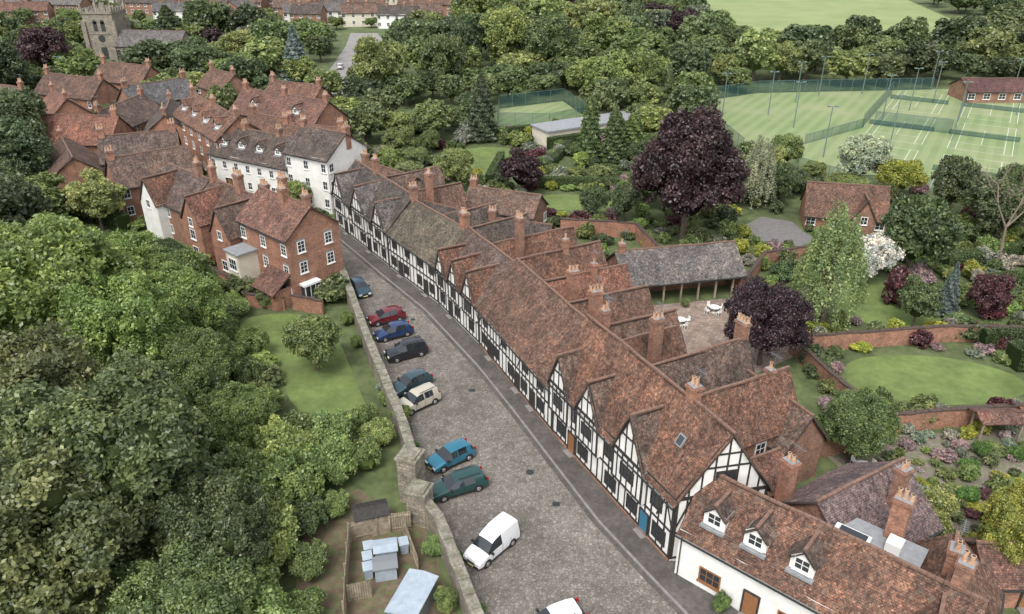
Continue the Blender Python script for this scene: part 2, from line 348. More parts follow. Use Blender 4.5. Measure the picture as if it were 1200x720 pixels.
    def chim(s,x,y,z0,z1,w=.9,d=.7,pots=2,mat=None):
        z1-=.75; w*=.82; d*=.85
        m=s.mb('chimney_stack',mat or random.choice((M_BRICK,M_BRICKD))); m.box(x-w/2,x+w/2,y-d/2,y+d/2,z0,z1-.4)
        m.box(x-w/2-.05,x+w/2+.05,y-d/2-.05,y+d/2+.05,z1-.4,z1-.28); m.box(x-w/2-.1,x+w/2+.1,y-d/2-.1,y+d/2+.1,z1-.28,z1-.1); m.box(x-w/2-.03,x+w/2+.03,y-d/2-.03,y+d/2+.03,z1-.1,z1)
        s.mb('chimney_cap_mortar',M_LEAD).box(x-w/2,x+w/2,y-d/2,y+d/2,z1,z1+.04)
        p=s.mb('chimney_pots',M_POT)
        for k in range(pots):
            o=(k-(pots-1)/2)*.38; hh=random.choice((.4,.5,.62)); zz=z1+.04
            cx,cy=(x+o,y) if w>=d else (x,y+o)
            p.tube((cx,cy,zz),(cx,cy,zz+.1),.17,.17,8); p.tube((cx,cy,zz+.1),(cx,cy,zz+hh),.14,.115,8); p.tube((cx,cy,zz+hh),(cx,cy,zz+hh+.07),.15,.15,8)
            s.mb('flue_openings',M_DARKM).tube((cx,cy,zz+hh+.071),(cx,cy,zz+hh+.075),.1,.1,8)
        if random.random()<.4:
            a=s.mb('tv_aerial',M_METAL); a.tube((x+w/2,y,z1-.4),(x+w/2,y,z1+1.5),.02,.02,4); a.tube((x+w/2-.6,y,z1+1.4),(x+w/2+.6,y,z1+1.4),.018,.018,4)
            for k in range(6): a.tube((x+w/2-.55+.2*k,y-.22,z1+1.4),(x+w/2-.55+.2*k,y+.22,z1+1.4),.012,.012,4)
    def rowwins(s,face,zs,n,u0=None,u1=None,w=.9,h=1.2,nx=2,ny=2,fm=None,lintel=None):
        fr=s.F(face); LL=s.L if face in'fb' else s.D; u0=.8 if u0 is None else u0; u1=LL-.8 if u1 is None else u1
        for z in zs:
            for k in range(n):
                u=(u0+u1)/2 if n==1 else u0+(u1-u0)*k/(n-1)
                s.win(fr,u,z,w,h,nx,ny,fm,lintel=lintel)
    def done(s):
        for (part,mn),(mb,mat) in s.parts.items():
            put(part,mb,mat,s.e)
# ------------------------------------------------------------------ RIGHT ROW
b=Bld('timber_framed_house',(3.6,56),(11.3,40.6),6.6,k=.27); E,R=5.9,11.1
b.main(E,R,M_WHITE,T_BROWN)
fr=b.F('f')
b.timber(fr,0,b.L,.3,E-.05,[.4,2.75,E-.12],.62,[(1.6,.9,1.4,1.2),(5.2,.9,1.5,1.2),(9.4,.9,1.5,1.2),(12.4,.9,1.3,1.2),(15.8,.9,1.5,1.3),(3.7,3.5,1.0,1.2),(8.9,3.5,1.3,1.2),(15.2,3.5,1.3,1.2)])
b.door(fr,14.0,.95,2.1,M_BLUED); b.door(fr,3.4,.95,2.1,M_WOODD)
b.mb('plinth',M_BRICKD).box(-.02,b.L+.04,-.12,-.002,0,.3)
for xc,w,r in((1.5,3.3,9.0),(6.1,3.4,9.1),(11.9,4.0,9.6)):
    b.fgable(xc,w,E-.1,r,.35,M_WHITE,T_BROWN2,zb=2.8,sp=.55)
fr=b.F('r'); DD=b.D*math.sqrt(1+b.k**2)
b.timber(fr,0,DD,.3,E-.05,[.4,2.75,E-.12],.66,[(3.4,3.5,1.6,1.2)])
b.timber_tri(fr,DD/2,DD,E,R-.15,(E+.7,1.4,1.2)); b.beam(fr,2.3,E+3.4,4.5,E+3.4,.13,.055)
for x0,x1,y1,r,e,tl in((9.2,13.6,15,9.0,5.4,T_BROWN),(3.6,8.2,15.5,8.8,5.2,T_BROWN2),(-1.2,2.6,12,8.2,4.8,T_BROWN)):
    b.walls(x0,x1,b.D-.5,y1,e,r,M_BRICKD,'y'); b.roof(x0,x1,3.4,y1,e,r,tl,'y',va=0)
    fr2=(Vector((x1,b.D,0)),Vector((0,1,0)),Vector((1,0,0)))
    for u in(2.0,4.6,7.2): b.win(fr2,u,3.2,1,1.1); b.win(fr2,u,.9,1,1.1)
b.walls(13.8,17.3,b.D-.2,11.0,3.4,5.2,M_BRICKD,'y'); b.roof(13.8,17.3,b.D-.2,11.0,3.4,5.2,T_RED,'y',va=0)
b.walls(8.0,15,12.4,16.6,4.2,6.9,M_BRICKD,'x'); b.roof(8.0,15,12.4,16.6,4.2,6.9,T_BROWN2,'x')
b.walls(2.2,8,15.6,18.6,3.0,4.8,M_BRICKD,'x'); b.roof(2.2,8,15.6,18.6,3.0,4.8,T_BROWN,'x')
b.skylight(15.0,1.8,.5,.7)
b.chim(13.7,3.5,7,12.9,1.0,.9,2); b.chim(2.8,8.4,5,11.8,.8,1.2,3); b.chim(5.4,15.6,5,11,1.5,.7,4); b.chim(19.6,7.6,1,9,1.1,.9,2)
b.chim(.2,4.8,6,12.2,.8,.8,2); b.chim(11.4,13.2,5,10.2,.8,.7,1)
b.done()
b=Bld('timber_framed_terrace',(-3.5,71.5),(3.6,56),9); E,R=4.9,9.3
b.main(E,R,M_WHITE,T_BROWN)
fr=b.F('f')
wn=[(u,.95,1.3,1.15) for u in(1.5,4.6,8.2,11.2,14.8)]+[(u,3.2,1.2,1.05) for u in(1.8,6.5,11.4,14.6)]
b.timber(fr,0,b.L,.25,E-.05,[.35,2.6,E-.12],.6,wn)
for u in(3.1,9.7,13): b.door(fr,u,.9,2.0,M_TIMBER)
b.mb('plinth',M_BRICKD).box(0,b.L,-.1,-.002,0,.25)
for x0,x1,y1,r,tl in((11.6,16.2,14.5,7.8,T_BROWN2),(6.2,10.6,15,7.8,T_BROWN),(.4,5,16,7.6,T_RED)):
    b.walls(x0,x1,b.D-.5,y1,4.4,r,M_BRICKD,'y'); b.roof(x0,x1,5,y1,4.4,r,tl,'y',va=0)
b.chim(6.7,7.4,5,11,.9,1.2,3); b.chim(11.5,7.2,5,11,.9,1.3,4); b.chim(15.2,6,5,10.8,.8,.8,1); b.chim(3,12,5,9.4,.7,.7,1)
b.done()
b=Bld('timber_framed_house',(-8.7,81),(-3.5,71.5),8.6); E,R=5.0,8.9
b.main(E,R,M_WHITE,T_BROWN2)
fr=b.F('f')
b.timber(fr,0,b.L,.25,E-.05,[.35,2.6,E-.12],.6,[(u,.95,1.2,1.15) for u in(1.4,5.4,9)])
b.door(fr,3.6,.9,2.0,M_TIMBER)
for xc,w,r in((1.6,2.8,7.8),(5.1,2.9,7.9),(8.8,3.0,8.0)): b.fgable(xc,w,E-.1,r,.3,M_WHITE,T_BROWN,zb=2.65,sp=.5)
for x0,x1,y1,r in((5.6,10.2,17,7.6),(0,4.4,17,7.4)):
    b.walls(x0,x1,b.D-.5,y1,4.2,r,M_BRICKD,'y'); b.roof(x0,x1,5,y1,4.2,r,T_BROWN,'y',va=0)
b.chim(3.5,9,5,11.3,1.3,.8,4); b.chim(8,12.4,5,9.6,.7,.7,1)
b.done()
b=Bld('timber_framed_house',(-16,91.5),(-8.7,81),8); E,R=5.2,8.7
b.main(E,R,M_WHITE,T_MOSS)
fr=b.F('f')
b.timber(fr,0,b.L,.25,E-.05,[.35,2.7,E-.12],.66,[(u,.95,1.2,1.15) for u in(1.6,5,8.3,11.4)]+[(u,3.4,1.2,1.1) for u in(2,5.4,8.6,11.4)])
b.door(fr,3.4,.9,2.0,M_TIMBER); b.door(fr,9.9,.9,2.0,M_TIMBER)
b.walls(1,6,b.D-.5,14,4.2,7,M_BRICKD,'y'); b.roof(1,6,4,14,4.2,7,T_DARK,'y',va=0)
b.walls(7,12,b.D-.5,15,4.2,7.2,M_BRICKD,'y'); b.roof(7,12,4,15,4.2,7.2,T_DARK,'y',va=0)
b.chim(12.3,4.2,6,11.3,1.2,1.0,3); b.chim(.2,4,6,11.2,1.0,1.0,3); b.done()
b=Bld('timber_framed_house',(-26,106.5),(-16,91.5),8); E,R=5.4,9.2
b.main(E,R,M_WHITE,T_DARK)
fr=b.F('f')
b.timber(fr,0,b.L,.25,E-.05,[.35,2.8,E-.12],.7,[(u,.95,1.2,1.15) for u in(2,6,10,14,16.6)]+[(u,3.5,1.3,1.1) for u in(6.4,13)])
b.door(fr,4.1,.9,2.0,M_TIMBER); b.door(fr,12,.9,2.0,M_TIMBER)
for xc,w,r in((2.8,4.2,8.8),(9.5,4.2,8.8),(16,3.6,8.4)): b.fgable(xc,w,E,r,.35,M_WHITE,T_SLATE,zb=2.8,sp=.62)
b.walls(2,7,b.D-.5,15,4.2,7.5,M_BRICKD,'y'); b.roof(2,7,4,15,4.2,7.5,T_BROWN2,'y',va=0)
b.walls(10,15,b.D-.5,14,4.2,7.5,M_BRICKD,'y'); b.roof(10,15,4,14,4.2,7.5,T_BROWN,'y',va=0)
b.chim(7,4,7,12,1.1,.9,3); b.chim(14,8.5,5,11,1.1,.9,2); b.done()
b=Bld('white_rendered_house',(-35,115.5),(-27.5,111),9)
b.main(8.6,11.6,M_WHITE,T_DARK)
b.rowwins('f',[1,3.8,6.5],3,w=.9,h=1.3); b.rowwins('r',[1,3.8,6.5],2,w=.9,h=1.3); b.door(b.F('f'),2.6)
b.chim(.3,4.5,9,13.4,1,.9,3,M_BRICKD); b.chim(8.5,5,9,13.2,.9,1.2,3); b.done()
b=Bld('white_rendered_terrace',(-50,124),(-35,115.5),8)
b.main(6,9.6,M_WHITE,T_DARK)
b.rowwins('f',[1,3.8],7,w=.85,h=1.2); b.door(b.F('f'),4); b.door(b.F('f'),11)
for x in(2.5,6.5,10.5,14.5): b.dormer(x,1.3,1.3,1.0,M_WHITE,T_DARK)
b.chim(5,4,8,11.4,.9,.9,3); b.chim(12.6,4,8,11.4,.9,.9,3); b.done()
b=Bld('white_cottage',(11.5,39.5),(24.4,28.2),6.2); E,R=4.3,7.5
b.main(E,R,M_WHITE,T_BROWN,va=.1)
fr=b.F('f')
for u in(2.6,8.2,11.4): b.win(fr,u,.85,1.5,1.15,3,2,M_WOODD)
b.door(fr,5.6,.95,2.1,M_WOODD); b.door(fr,14.2,.95,2.1,M_WOODD)
for x in(2.0,4.9,8.0): b.dormer(x,.75,1.55,1.2,M_WHITE,T_BROWN2)
b.chim(11.5,6.6,4,10,1.3,.9,3); b.chim(15.8,3.4,6,10,1,.9,2)
b.done()
b=Bld('tiled_rear_house',(22.0,35.7),(29.3,39.9),7.2)
b.main(4.4,7.4,M_BRICKD,T_PURPLE); b.rowwins('f',[.9,2.8],3,w=.9,h=1.0)
b.chim(5.6,1.8,4,9.8,1.0,.8,2); b.done()
b=Bld('tiled_rear_house',(26.5,28.5),(30.5,34.5),6)
b.main(4.0,7.0,M_BRICK,T_BROWN); b.rowwins('f',[.9],2); b.chim(3.8,3,5,9.4,1.1,.9,2); b.done()
b=Bld('flat_roofed_extension',(18.6,36.3),(23.2,32.4),4.4)
b.walls(0,b.L,0,b.D,5.9,0,M_WHITE); mb=b.mb('roof',M_LEAD); mb.box(-.15,b.L+.15,-.15,b.D+.15,5.9,6.05)
mb=b.mb('rooflight',M_WINW); mb.box(1.0,3.2,1.4,2.8,6.05,6.5); b.mb('rooflight_glass',M_GLASS).box(1.3,3.0,1.5,2.7,6.5,6.53); mb.box(4,4.9,2.6,3.6,6.05,6.8); b.done()
b=Bld('brick_outhouse',(31.5,36.5),(38,36.5),4)
b.main(2.4,4,M_BRICK,T_RED); b.door(b.F('f'),3); b.done()
# ------------------------------------------------------------------ LEFT BRICK CLUSTER
b=Bld('brick_house',(-33,86.9),(-25.5,80.3),7.3)
b.main(8.7,11.6,M_BRICK,T_RED)
b.rowwins('f',[1,3.8,6.4],3,w=.95,h=1.3,ny=3,lintel=M_KERB)
for z in(3.9,6.5): b.rowwins('r',[z],2,1.8,5.6,w=.95,h=1.35,ny=3,lintel=M_KERB)
b.mb('bay_window',M_WINW).box(b.L,b.L+.9,1.0,3.2,0,.9); b.mb('bay_window',M_WINW).box(b.L-.01,b.L+1.0,.9,3.3,2.5,2.75); b.mb('bay_glass',M_GLASS).box(b.L,b.L+.85,1.05,3.15,.9,2.5)
for y in(1.03,1.75,2.45,3.1): b.mb('bay_window',M_WINW).box(b.L+.8,b.L+.9,y,y+.08,.9,2.5)
b.door(b.F('r'),5.4,1,2.1,M_TIMBER)
b.chim(9.4,3.65,9,13.6,1.0,.9,3); b.chim(5.4,3.2,10,13.6,1.2,.9,4); b.chim(2,5.5,9,13.6,1.2,.9,4)
b.walls(.5,3.2,-2.6,0,5.4,0,M_CREAM); b.mb('flat_roof',M_LEAD).box(.3,3.4,-2.8,0,5.4,5.6)
fr=(Vector((0,-2.6,0)),Vector((1,0,0)),Vector((0,-1,0)))
b.win(fr,1.85,3.3,1.6,1.4,3,2); b.win(fr,1.85,.9,1.6,1.4,3,2)
b.walls(5.6,9.6,-2.2,0,2.7,0,M_BRICK); b.roof(5.6,9.6,-2.4,2.4,2.6,4.2,T_RED,'x')
fr=(Vector((0,-2.2,0)),Vector((1,0,0)),Vector((0,-1,0))); b.win(fr,7.4,.9,1.2,1.2)
b.done()
b=Bld('brick_house',(-43,96.6),(-33,88),8.2)
b.main(5.9,9.4,M_BRICK,T_BROWN); b.rowwins('f',[1,3.6],4,w=1,h=1.3,lintel=M_KERB)
b.fgable(3.2,4.6,5.9,9.2,1.6,M_BRICK,T_RED,timber=False); b.fgable(10.2,4.4,5.9,9.2,1.6,M_BRICK,T_BROWN2,timber=False)
fr=(Vector((0,-1.6,0)),Vector((1,0,0)),Vector((0,-1,0))); b.win(fr,3.2,3.3,1.2,1.3); b.win(fr,3.2,.9,1.2,1.3); b.win(fr,10.2,.9,1.2,1.3)
b.chim(.4,4,7,12,1,.9,3); b.chim(6.8,4,8,12.2,1.6,.9,5); b.chim(12.8,4,8,12.2,1.3,.9,4); b.done()
b=Bld('brick_house',(-52,104.5),(-44,98),8)
b.main(5.4,9,M_BRICKD,T_BROWN2); b.rowwins('f',[1,3.4],3); b.fgable(2.8,4.4,5.4,8.8,1.4,M_WHITE,T_BROWN,timber=False); b.chim(8,4,7,11.6,1.2,.9,3)
b.done()
def rhouse(name,A,B_,depth,e,r,wall,tile,n=3,ch=1,dorm=0,zs=None,seed=0):
    A=Vector(A);B_=Vector(B_); d=(B_-A).normalized(); pr=Vector((-d.y,d.x)); 
    b=Bld(name,A-pr*depth/2,B_-pr*depth/2,depth); b.main(e,r,wall,tile)
    zs=zs or ([1,3.6] if e>4.8 else [1]); 
    if e>7.4: zs=[1,3.7,6.2]
    b.rowwins('f',zs,n,w=.95,h=1.25,lintel=M_KERB if wall is not M_WHITE else None)
    b.rowwins('r',zs,2,w=.9,h=1.2); b.rowwins('l',zs,2,w=.9,h=1.2); b.door(b.F('f'),b.L*.38)
    for k in range(dorm): b.dormer(b.L*(k+.5)/dorm,depth*.15,1.4,1.1,M_WHITE,tile)
    for k in range(ch): b.chim(.5+(b.L-1)*(k/(max(1,ch-1))),depth/2,r-1.5,r+1.9,1.2,.9,3)
    b.done(); return b
rhouse('brick_townhouse',(-59,143.8),(-45,126),8,8.2,11.4,M_BRICK,T_BROWN,6,3,4)
rhouse('brick_house',(-104,176),(-88,169),8,5.6,9,M_BRICK,T_BROWN,4,2)
rhouse('brick_house',(-90,137.8),(-70,136.5),9,5.2,9,M_BRICK,T_RED,5,2)
rhouse('brick_house',(-76,141),(-74,156),8,5.4,8.6,M_BRICK,T_BROWN2,4,2)
rhouse('brick_house',(-80,160.6),(-71,171),8,5.8,9,M_BRICKD,T_SLATE,4,2)
rhouse('brick_house',(-67,123),(-56,127),8,5.6,9,M_BRICK,T_BROWN2,3,2)
rhouse('brick_house',(-53,155),(-34,143.5),9,6.4,10,M_BRICK,T_RED,5,3,2)
rhouse('brick_house',(-39,131),(-28,127),8,5.8,9.2,M_BRICK,T_BROWN,3,2)
rhouse('brick_house',(-60,111),(-51,118),8,5.4,8.8,M_BRICK,T_BROWN2,3,1)
rhouse('brick_house',(-66,150),(-62,137),8,5.8,9,M_BRICK,T_DARK,4,2)
rhouse('white_rendered_house',(-47,139),(-38,133),7,6,9,M_WHITE,T_BROWN,3,2)
rhouse('brick_house',(-93,158),(-86,150),8,5.6,9,M_BRICK,T_RED,3,2)
rhouse('brick_house',(-76,128),(-68,116),8,4.6,7.6,M_BRICK,T_BROWN,3,1)
rhouse('brick_house',(-23,116),(-14,108),7,4.2,7,M_BRICKD,T_BROWN,3,1)
rhouse('brick_house',(-14,101),(-5,95),6,3.8,6.2,M_BRICKD,T_DARK,3,1)
rhouse('brick_house',(-3,95),(5,92.5),6,3.4,5.6,M_BRICKD,T_DARK,3,1)
rhouse('brick_house',(-6,108),(4,104),6,3.4,5.6,M_BRICKD,T_BROWN2,3,1)
rhouse('brick_house',(-52,170),(-40,164),8,5.4,8.6,M_BRICK,T_BROWN,3,2)
rhouse('brick_house',(-98,190),(-84,184),8,5.6,9,M_BRICK,T_BROWN,4,2)
rhouse('brick_house',(-112,166),(-100,160),8,5.6,9,M_BRICK,T_BROWN2,4,2)
rhouse('brick_house',(-70,184),(-62,176),8,5.4,8.6,M_BRICKD,T_BROWN,3,2)
# distant town terraces
for k in range(76):
    x=random.uniform(-290,-30); y=random.uniform(300,430)
    a=random.choice((-.25,.2,1.3,-.1)); l=random.uniform(12,28)
    d=Vector((math.cos(a),math.sin(a)))*l
    b=Bld('distant_terrace_house',(x,y),(x+d.x,y+d.y),8)
    b.main(5.2,8,random.choice((M_BRICK,M_CREAM,M_BRICKD,M_BRICKD,M_WHITE)),random.choice((T_RED,T_BROWN,T_SLATE,T_DARK,T_BROWN2))); b.rowwins('f',[1,3.5],int(l/3),w=1.1); 
    for c in range(int(l/7)): b.chim(3+c*7,4,7,9.6,1,.8,2)
    b.done()
# church
TH=14.2; TW=8.6
b=Bld('church_tower',(-124.5,236),(-124.5+TW,236),TW)
b.walls(0,TW,0,TW,TH,0,M_STONE); mb=b.mb('battlements',M_STONE); 
mb.box(-.25,TW+.25,-.25,TW+.25,TH,TH+.5)
for k in range(6):
    u=-.2+k*(TW+.4-.9)/5
    for (a,c,d,e_) in((u,u+.9,-.25,.2),(u,u+.9,TW-.2,TW+.25)): mb.box(a,c,d,e_,TH+.5,TH+1.4)
    if 0<k<5: mb.box(-.25,.2,u,u+.9,TH+.5,TH+1.4); mb.box(TW-.2,TW+.25,u,u+.9,TH+.5,TH+1.4)
for x in(0,TW):
    for y in(0,TW):
        mb.box(x-.4,x+.4,y-.4,y+.4,TH+.5,TH+1.9); mb.tube((x,y,TH+1.9),(x,y,TH+3.4),.4,.05,4)
        b.mb('buttress',M_STONE).box(x-.6,x+.6,y-.6,y+.6,0,TH-2)
mb.tube((TW/2,TW/2,TH+.5),(TW/2,TW/2,TH+2.6),1.0,.7,8)
g=b.mb('belfry_openings',M_DARKM)
for x in(2.6,4.8):
    g.box(x,x+1.2,-.03,.1,9.4,12); g.tube((x+.6,-.03,12),(x+.6,.1,12),.6,.6,12)
g.tube((TW/2,-.06,7.4),(TW/2,.05,7.4),1.0,1.0,20); b.mb('string_course',M_STONE).box(-.12,TW+.12,-.12,TW+.12,8.6,8.85); g.box(3.4,5.2,-.03,.1,1.5,5); b.done()
b=Bld('church_nave',(-115.5,233),(-96,231),10); b.main(6,9.6,M_STONE,T_SLATE); b.rowwins('f',[1.6],6,w=1.4,h=3.2,nx=3,ny=2,fm=M_STONE); b.done()
# courtyard outbuilding, cottage by courts, club buildings
b=Bld('slate_roofed_outbuilding',(13.2,80.2),(27.8,83.3),7.5); E,R=3,5.6
b.er=(E,R)
b.roof(0,b.L,0,b.D,E,R,T_SLATE,'x'); b.mb('walls',M_BRICKD).box(0,b.L,3.2,b.D,0,E); 
mb=b.mb('walls',M_BRICKD); mb.box(0,.3,0,3.2,0,E); mb.box(b.L-.3,b.L,0,3.2,0,E)
for x in(0,b.L): mb.face([(x,0,E),(x,b.D,E),(x,b.D/2,R-.1)])
for k in range(7): b.mb('oak_posts',M_FENCE).box(2.2*k+.4,2.2*k+.6,.05,.25,0,E)
b.chim(.6,3.7,4,7.4,.8,.7,1)
fr=(Vector((0,3.2,0)),Vector((1,0,0)),Vector((0,-1,0)))
for u in(3,7,11): b.win(fr,u,.9,1.4,1.2,3,2)
b.done()
b=Bld('brick_cottage',(42.6,104.8),(53.2,102.2),7); b.main(2.5,6.2,M_BRICK,T_BROWN)
b.fgable(7.8,3.2,2.5,5.4,.5,M_BRICKD,T_BROWN,timber=False,zb=0,win=True); b.rowwins('f',[.9],4,w=1.2,h=1.0); b.done()
b=Bld('flat_roofed_building',(7,147.5),(26.5,158.5),6); b.walls(0,b.L,0,b.D,3.0,0,M_CREAM); b.mb('roof',M_LEAD).box(-.3,b.L+.3,-.3,b.D+.3,3.0,3.3); b.rowwins('f',[.9],7,w=1.5,h=1.1); b.done()
b=Bld('tennis_clubhouse',(109,186),(140,186),9); b.main(2.8,5,M_BRICKD,mat_tile('club_roof_red',(.1,.045,.04),(.14,.068,.06),(.15,.09,.08),.2)); b.rowwins('f',[.9],9,w=1.6,h=1.3); b.done()
# ------------------------------------------------------------------ ground sheets
def sheet(name,pts,z,mat):
    tri=tessellate_polygon([[Vector((p[0],p[1],0)) for p in pts]]); mb=MB()
    for t in tri:
        P=[Vector((pts[i][0],pts[i][1],z)) for i in t]
        if (P[1]-P[0]).cross(P[2]-P[0]).z<0: P=P[::-1]
        mb.face(P)
    return put(name,mb,mat)
def smooth_poly(pts,n=3):
    for _ in range(n):
        q=[]
        for i in range(len(pts)):
            a=Vector(pts[i][:2]);b_=Vector(pts[(i+1)%len(pts)][:2]); q+= [tuple(a*.75+b_*.25),tuple(a*.25+b_*.75)]
        pts=q
    return pts
mb=MB(); S=3000
mb.face([(-S,-400,0),(S,-400,0),(S,S,0),(-S,S,0)]); put('ground',mb,M_GROUND)
LEFT=[(6,16),(-2.3,35.6),(-2.9,37.4),(-5,43),(-6.6,47.2),(-9,54.4),(-11.7,61.7),(-14.7,69.6),(-18.1,79.3),(-21,87.5),(-25,95),(-36,104.5),(-52,114),(-72,128)]
KERB=[(23,18),(11.7,35.9),(9.7,39.3),(6.6,44.8),(3.6,51.5),(0,59.6),(-3.5,67.1),(-10,79.3),(-17.2,90),(-27,105),(-36,110.5),(-50,118.5),(-68,134)]
FT=[(27,21),(13.5,37.5),(11.2,40.4),(3.55,56.1),(-3.55,71.6),(-8.75,81.1),(-16.05,91.6),(-26.1,106.6),(-35,113),(-50,121.5),(-68,137)]
sheet('cobbled_street',LEFT+KERB[::-1],.004,M_COB)
PAV=KERB+[(p[0]+.3,p[1]+.3) for p in FT[::-1]]
sheet('pavement',PAV,.12,M_PAVE)
mb=MB()
for a,c in zip(KERB[:-1],KERB[1:]):
    a=Vector((*a,0));c=Vector((*c,0)); d=(c-a); l=d.length; d/=l; n=Vector((-d.y,d.x,0)); nn=max(1,int(l/.9))
    for k in range(nn): mb.obox(a+d*(l*(k+.5)/nn)+Z*.065,d*(l/nn*.485),n*.09,Z*.065)
put('kerb_stones',mb,M_KERB)
sheet('gutter',[(p[0]-.45,p[1]-.15) for p in KERB]+KERB[::-1],.008,M_PAVE)
mb=MB(); mb.tube((1.5,50.5,.0),(1.5,50.5,.012),.35,.35,16); mb.box(3.2,3.8,46.4,46.9,0,.012); mb.box(-4.2,-3.6,62.5,63,0,.012); mb.box(-11.6,-11.1,77,77.5,0,.012); put('manhole_covers',mb,M_DARKM)
OVAL=smooth_poly([(33.2,62.5),(33.8,67.4),(38,69.5),(45.6,69.2),(51,66),(51,62.5),(45.7,60.6),(39.1,60.0)],2)
sheet('lawn',OVAL,.012,M_LAWN)
L2=smooth_poly([(38,76),(38,88),(46,90),(50,84),(49,75)],1); sheet('lawn',L2,.012,M_LAWN)
L3=smooth_poly([(3,113),(3,121),(17,119),(20,112)],2); sheet('lawn',L3,.012,M_LAWN)
L4=smooth_poly([(14,92),(14,98),(22,98),(24,93)],2); sheet('lawn',L4,.012,M_LAWN)
L5=smooth_poly([(-31,77.5),(-27,79),(-22.5,78),(-19,73),(-15.2,63.5),(-13.6,59.6),(-19,58.2),(-22,62),(-24,68),(-30,73)],1); sheet('lawn',L5,.012,M_LAWN)
L6=smooth_poly([(-12,128),(-14,145),(0,150),(4,132)],2); sheet('lawn',L6,.012,M_LAWN)
L7=smooth_poly([(-26,164),(-24,178),(-12,180),(-11,164)],2); sheet('lawn',L7,.012,M_LAWN)
PAT=[(13.5,66),(13,80),(28,83),(31,78),(29.5,69),(22,64)]; sheet('patio',PAT,.008,M_PATIO)
PAT2=[(30,44),(27,53),(33,55.5),(45.5,56.5),(60,56),(58,46),(40,42)]; sheet('garden_gravel',PAT2,.008,M_GRAVEL)
sheet('lawn',smooth_poly([(39,47.6),(40,50),(45,51),(46,48.6)],2),.016,M_LAWN)
SOIL=[(-16,46),(-12.5,48.5),(-10,46.5),(-8,45),(-6.6,44),(-4.5,38),(-3,34),(-2,30),(-14,30),(-15,38)]; sheet('soil',SOIL,.008,M_SOIL)
CARP=[(34.5,101),(34,106),(38,110),(42,108),(42.3,104),(44,99.5),(41,98)]; sheet('driveway',CARP,.008,M_TAR)
CARP2=[(-37,196),(-42,270),(-50,300),(-60,300),(-56,270),(-50,196)]; sheet('road',CARP2,.02,mat_noise('pale_tarmac',(.2,.19,.18),(.28,.265,.25),.3))
CHY=[(-132,214),(-92,214),(-92,240),(-132,240)]
COURT=[(50,190),(62,197),(112,202),(150,190),(150,142),(128,118),(93,119),(58.2,123),(44,143.7),(42.8,162.8)]; sheet('tennis_court_grass',COURT,.02,M_COURT)
COURT2=[(-3,164),(-3,180),(12.3,188),(17,170),(8,163)]; sheet('tennis_court_grass',COURT2,.02,M_COURT)
FIELD=[(74,266),(150,266),(175,300),(200,420),(330,520),(300,700),(60,640),(84,400)]; sheet('playing_field',FIELD,.02,M_FIELD)
mb=MB(); cd=Vector((.53,.85,0)).normalized(); cn=Vector((cd.y,-cd.x,0))
def line(a,c,w=.1):
    a=Vector(a);c=Vector(c);d=(c-a).normalized(); n=Vector((-d.y,d.x,0))*w/2; mb.face([a-n,c-n,c+n,a+n],n=Z)
nets=MB()
for i in range(6):
    for j in range(3):
        o=Vector((60,129,.028))+cn*(i*15.5-4)+cd*(j*29)
        if o.x>132 or o.x<42 or o.y<118: continue
        if not all((o+cn*a+cd*c_).x<140 for a in(0,11) for c_ in(0,24)): continue
        for u in(0,1.37,9.6,10.97): line(o+cn*u,o+cn*u+cd*23.77)
        for v in(0,23.77): line(o+cd*v,o+cd*v+cn*10.97)
        for v in(5.5,18.3): line(o+cd*v+cn*1.37,o+cd*v+cn*9.6)
        line(o+cd*5.5+cn*5.5,o+cd*18.3+cn*5.5)
        a=o+cd*11.9-cn*.9; nets.obox(a+cn*6.4+Z*.5,cn*6.4,cd*.02,Z*.48)
put('court_lines',mb,mat_plain('white_line_paint',(.6,.62,.55),.8)); put('tennis_nets',nets,M_NET)
def netfence(pts,h=3):
    e=empty('court_fence'); m1=MB(); m2=MB()
    for a,c in zip(pts[:-1],pts[1:]):
        a=Vector((*a,0));c=Vector((*c,0)); l=(c-a).length; n=max(1,int(l/3)); d=(c-a)/n
        m2.face([a,c,c+Z*h,a+Z*h])
        for k in range(n+1): m1.tube(a+d*k,a+d*k+Z*h,.05,.05,5)
        m1.obox((a+c)/2+Z*h,(c-a)/2,Vector((0,.03,0)),Z*.03)
    put('posts',m1,M_POST,e); put('netting',m2,M_NET,e)
netfence([(74.6,162.8),(95.6,196.3)]); netfence([(88.6,152.7),(109,186.8)]); netfence([(44,143.7),(42.8,162.8),(50,190),(62,197),(108,201)])
netfence([(44,143.7),(58.2,123),(93,119),(128,118)],2.4); netfence([(78,165),(91,158)]); netfence([(-3,164),(-3,180),(12.3,188),(17,170),(8,163),(-3,164)])
netfence([(58,150),(75,163)],2)
def lamp(x,y,h=9.5):
    mb=MB(); mb.tube((x,y,0),(x,y,h),.12,.08,6); mb.obox((x,y,h),(.7,0,0),(0,.05,0),(0,0,.05)); mb.obox((x-.7,y,h+.06),(.3,0,0),(0,.22,0),(0,0,.1)); mb.obox((x+.7,y,h+.06),(.3,0,0),(0,.22,0),(0,0,.1)); put('floodlight_post',mb,M_POST)
for x,y in((57.9,174),(58.5,141),(91.6,178),(107.6,201),(94.6,162.8),(114,174),(60,162.8),(76,193),(75,150),(88,196),(110,160),(99,141),(47,172),(68,186),(82,170),(101,186),(122,190)): lamp(x,y)
for x,y in((-112,196),(30,215),(-100,150)): lamp(x,y,9)
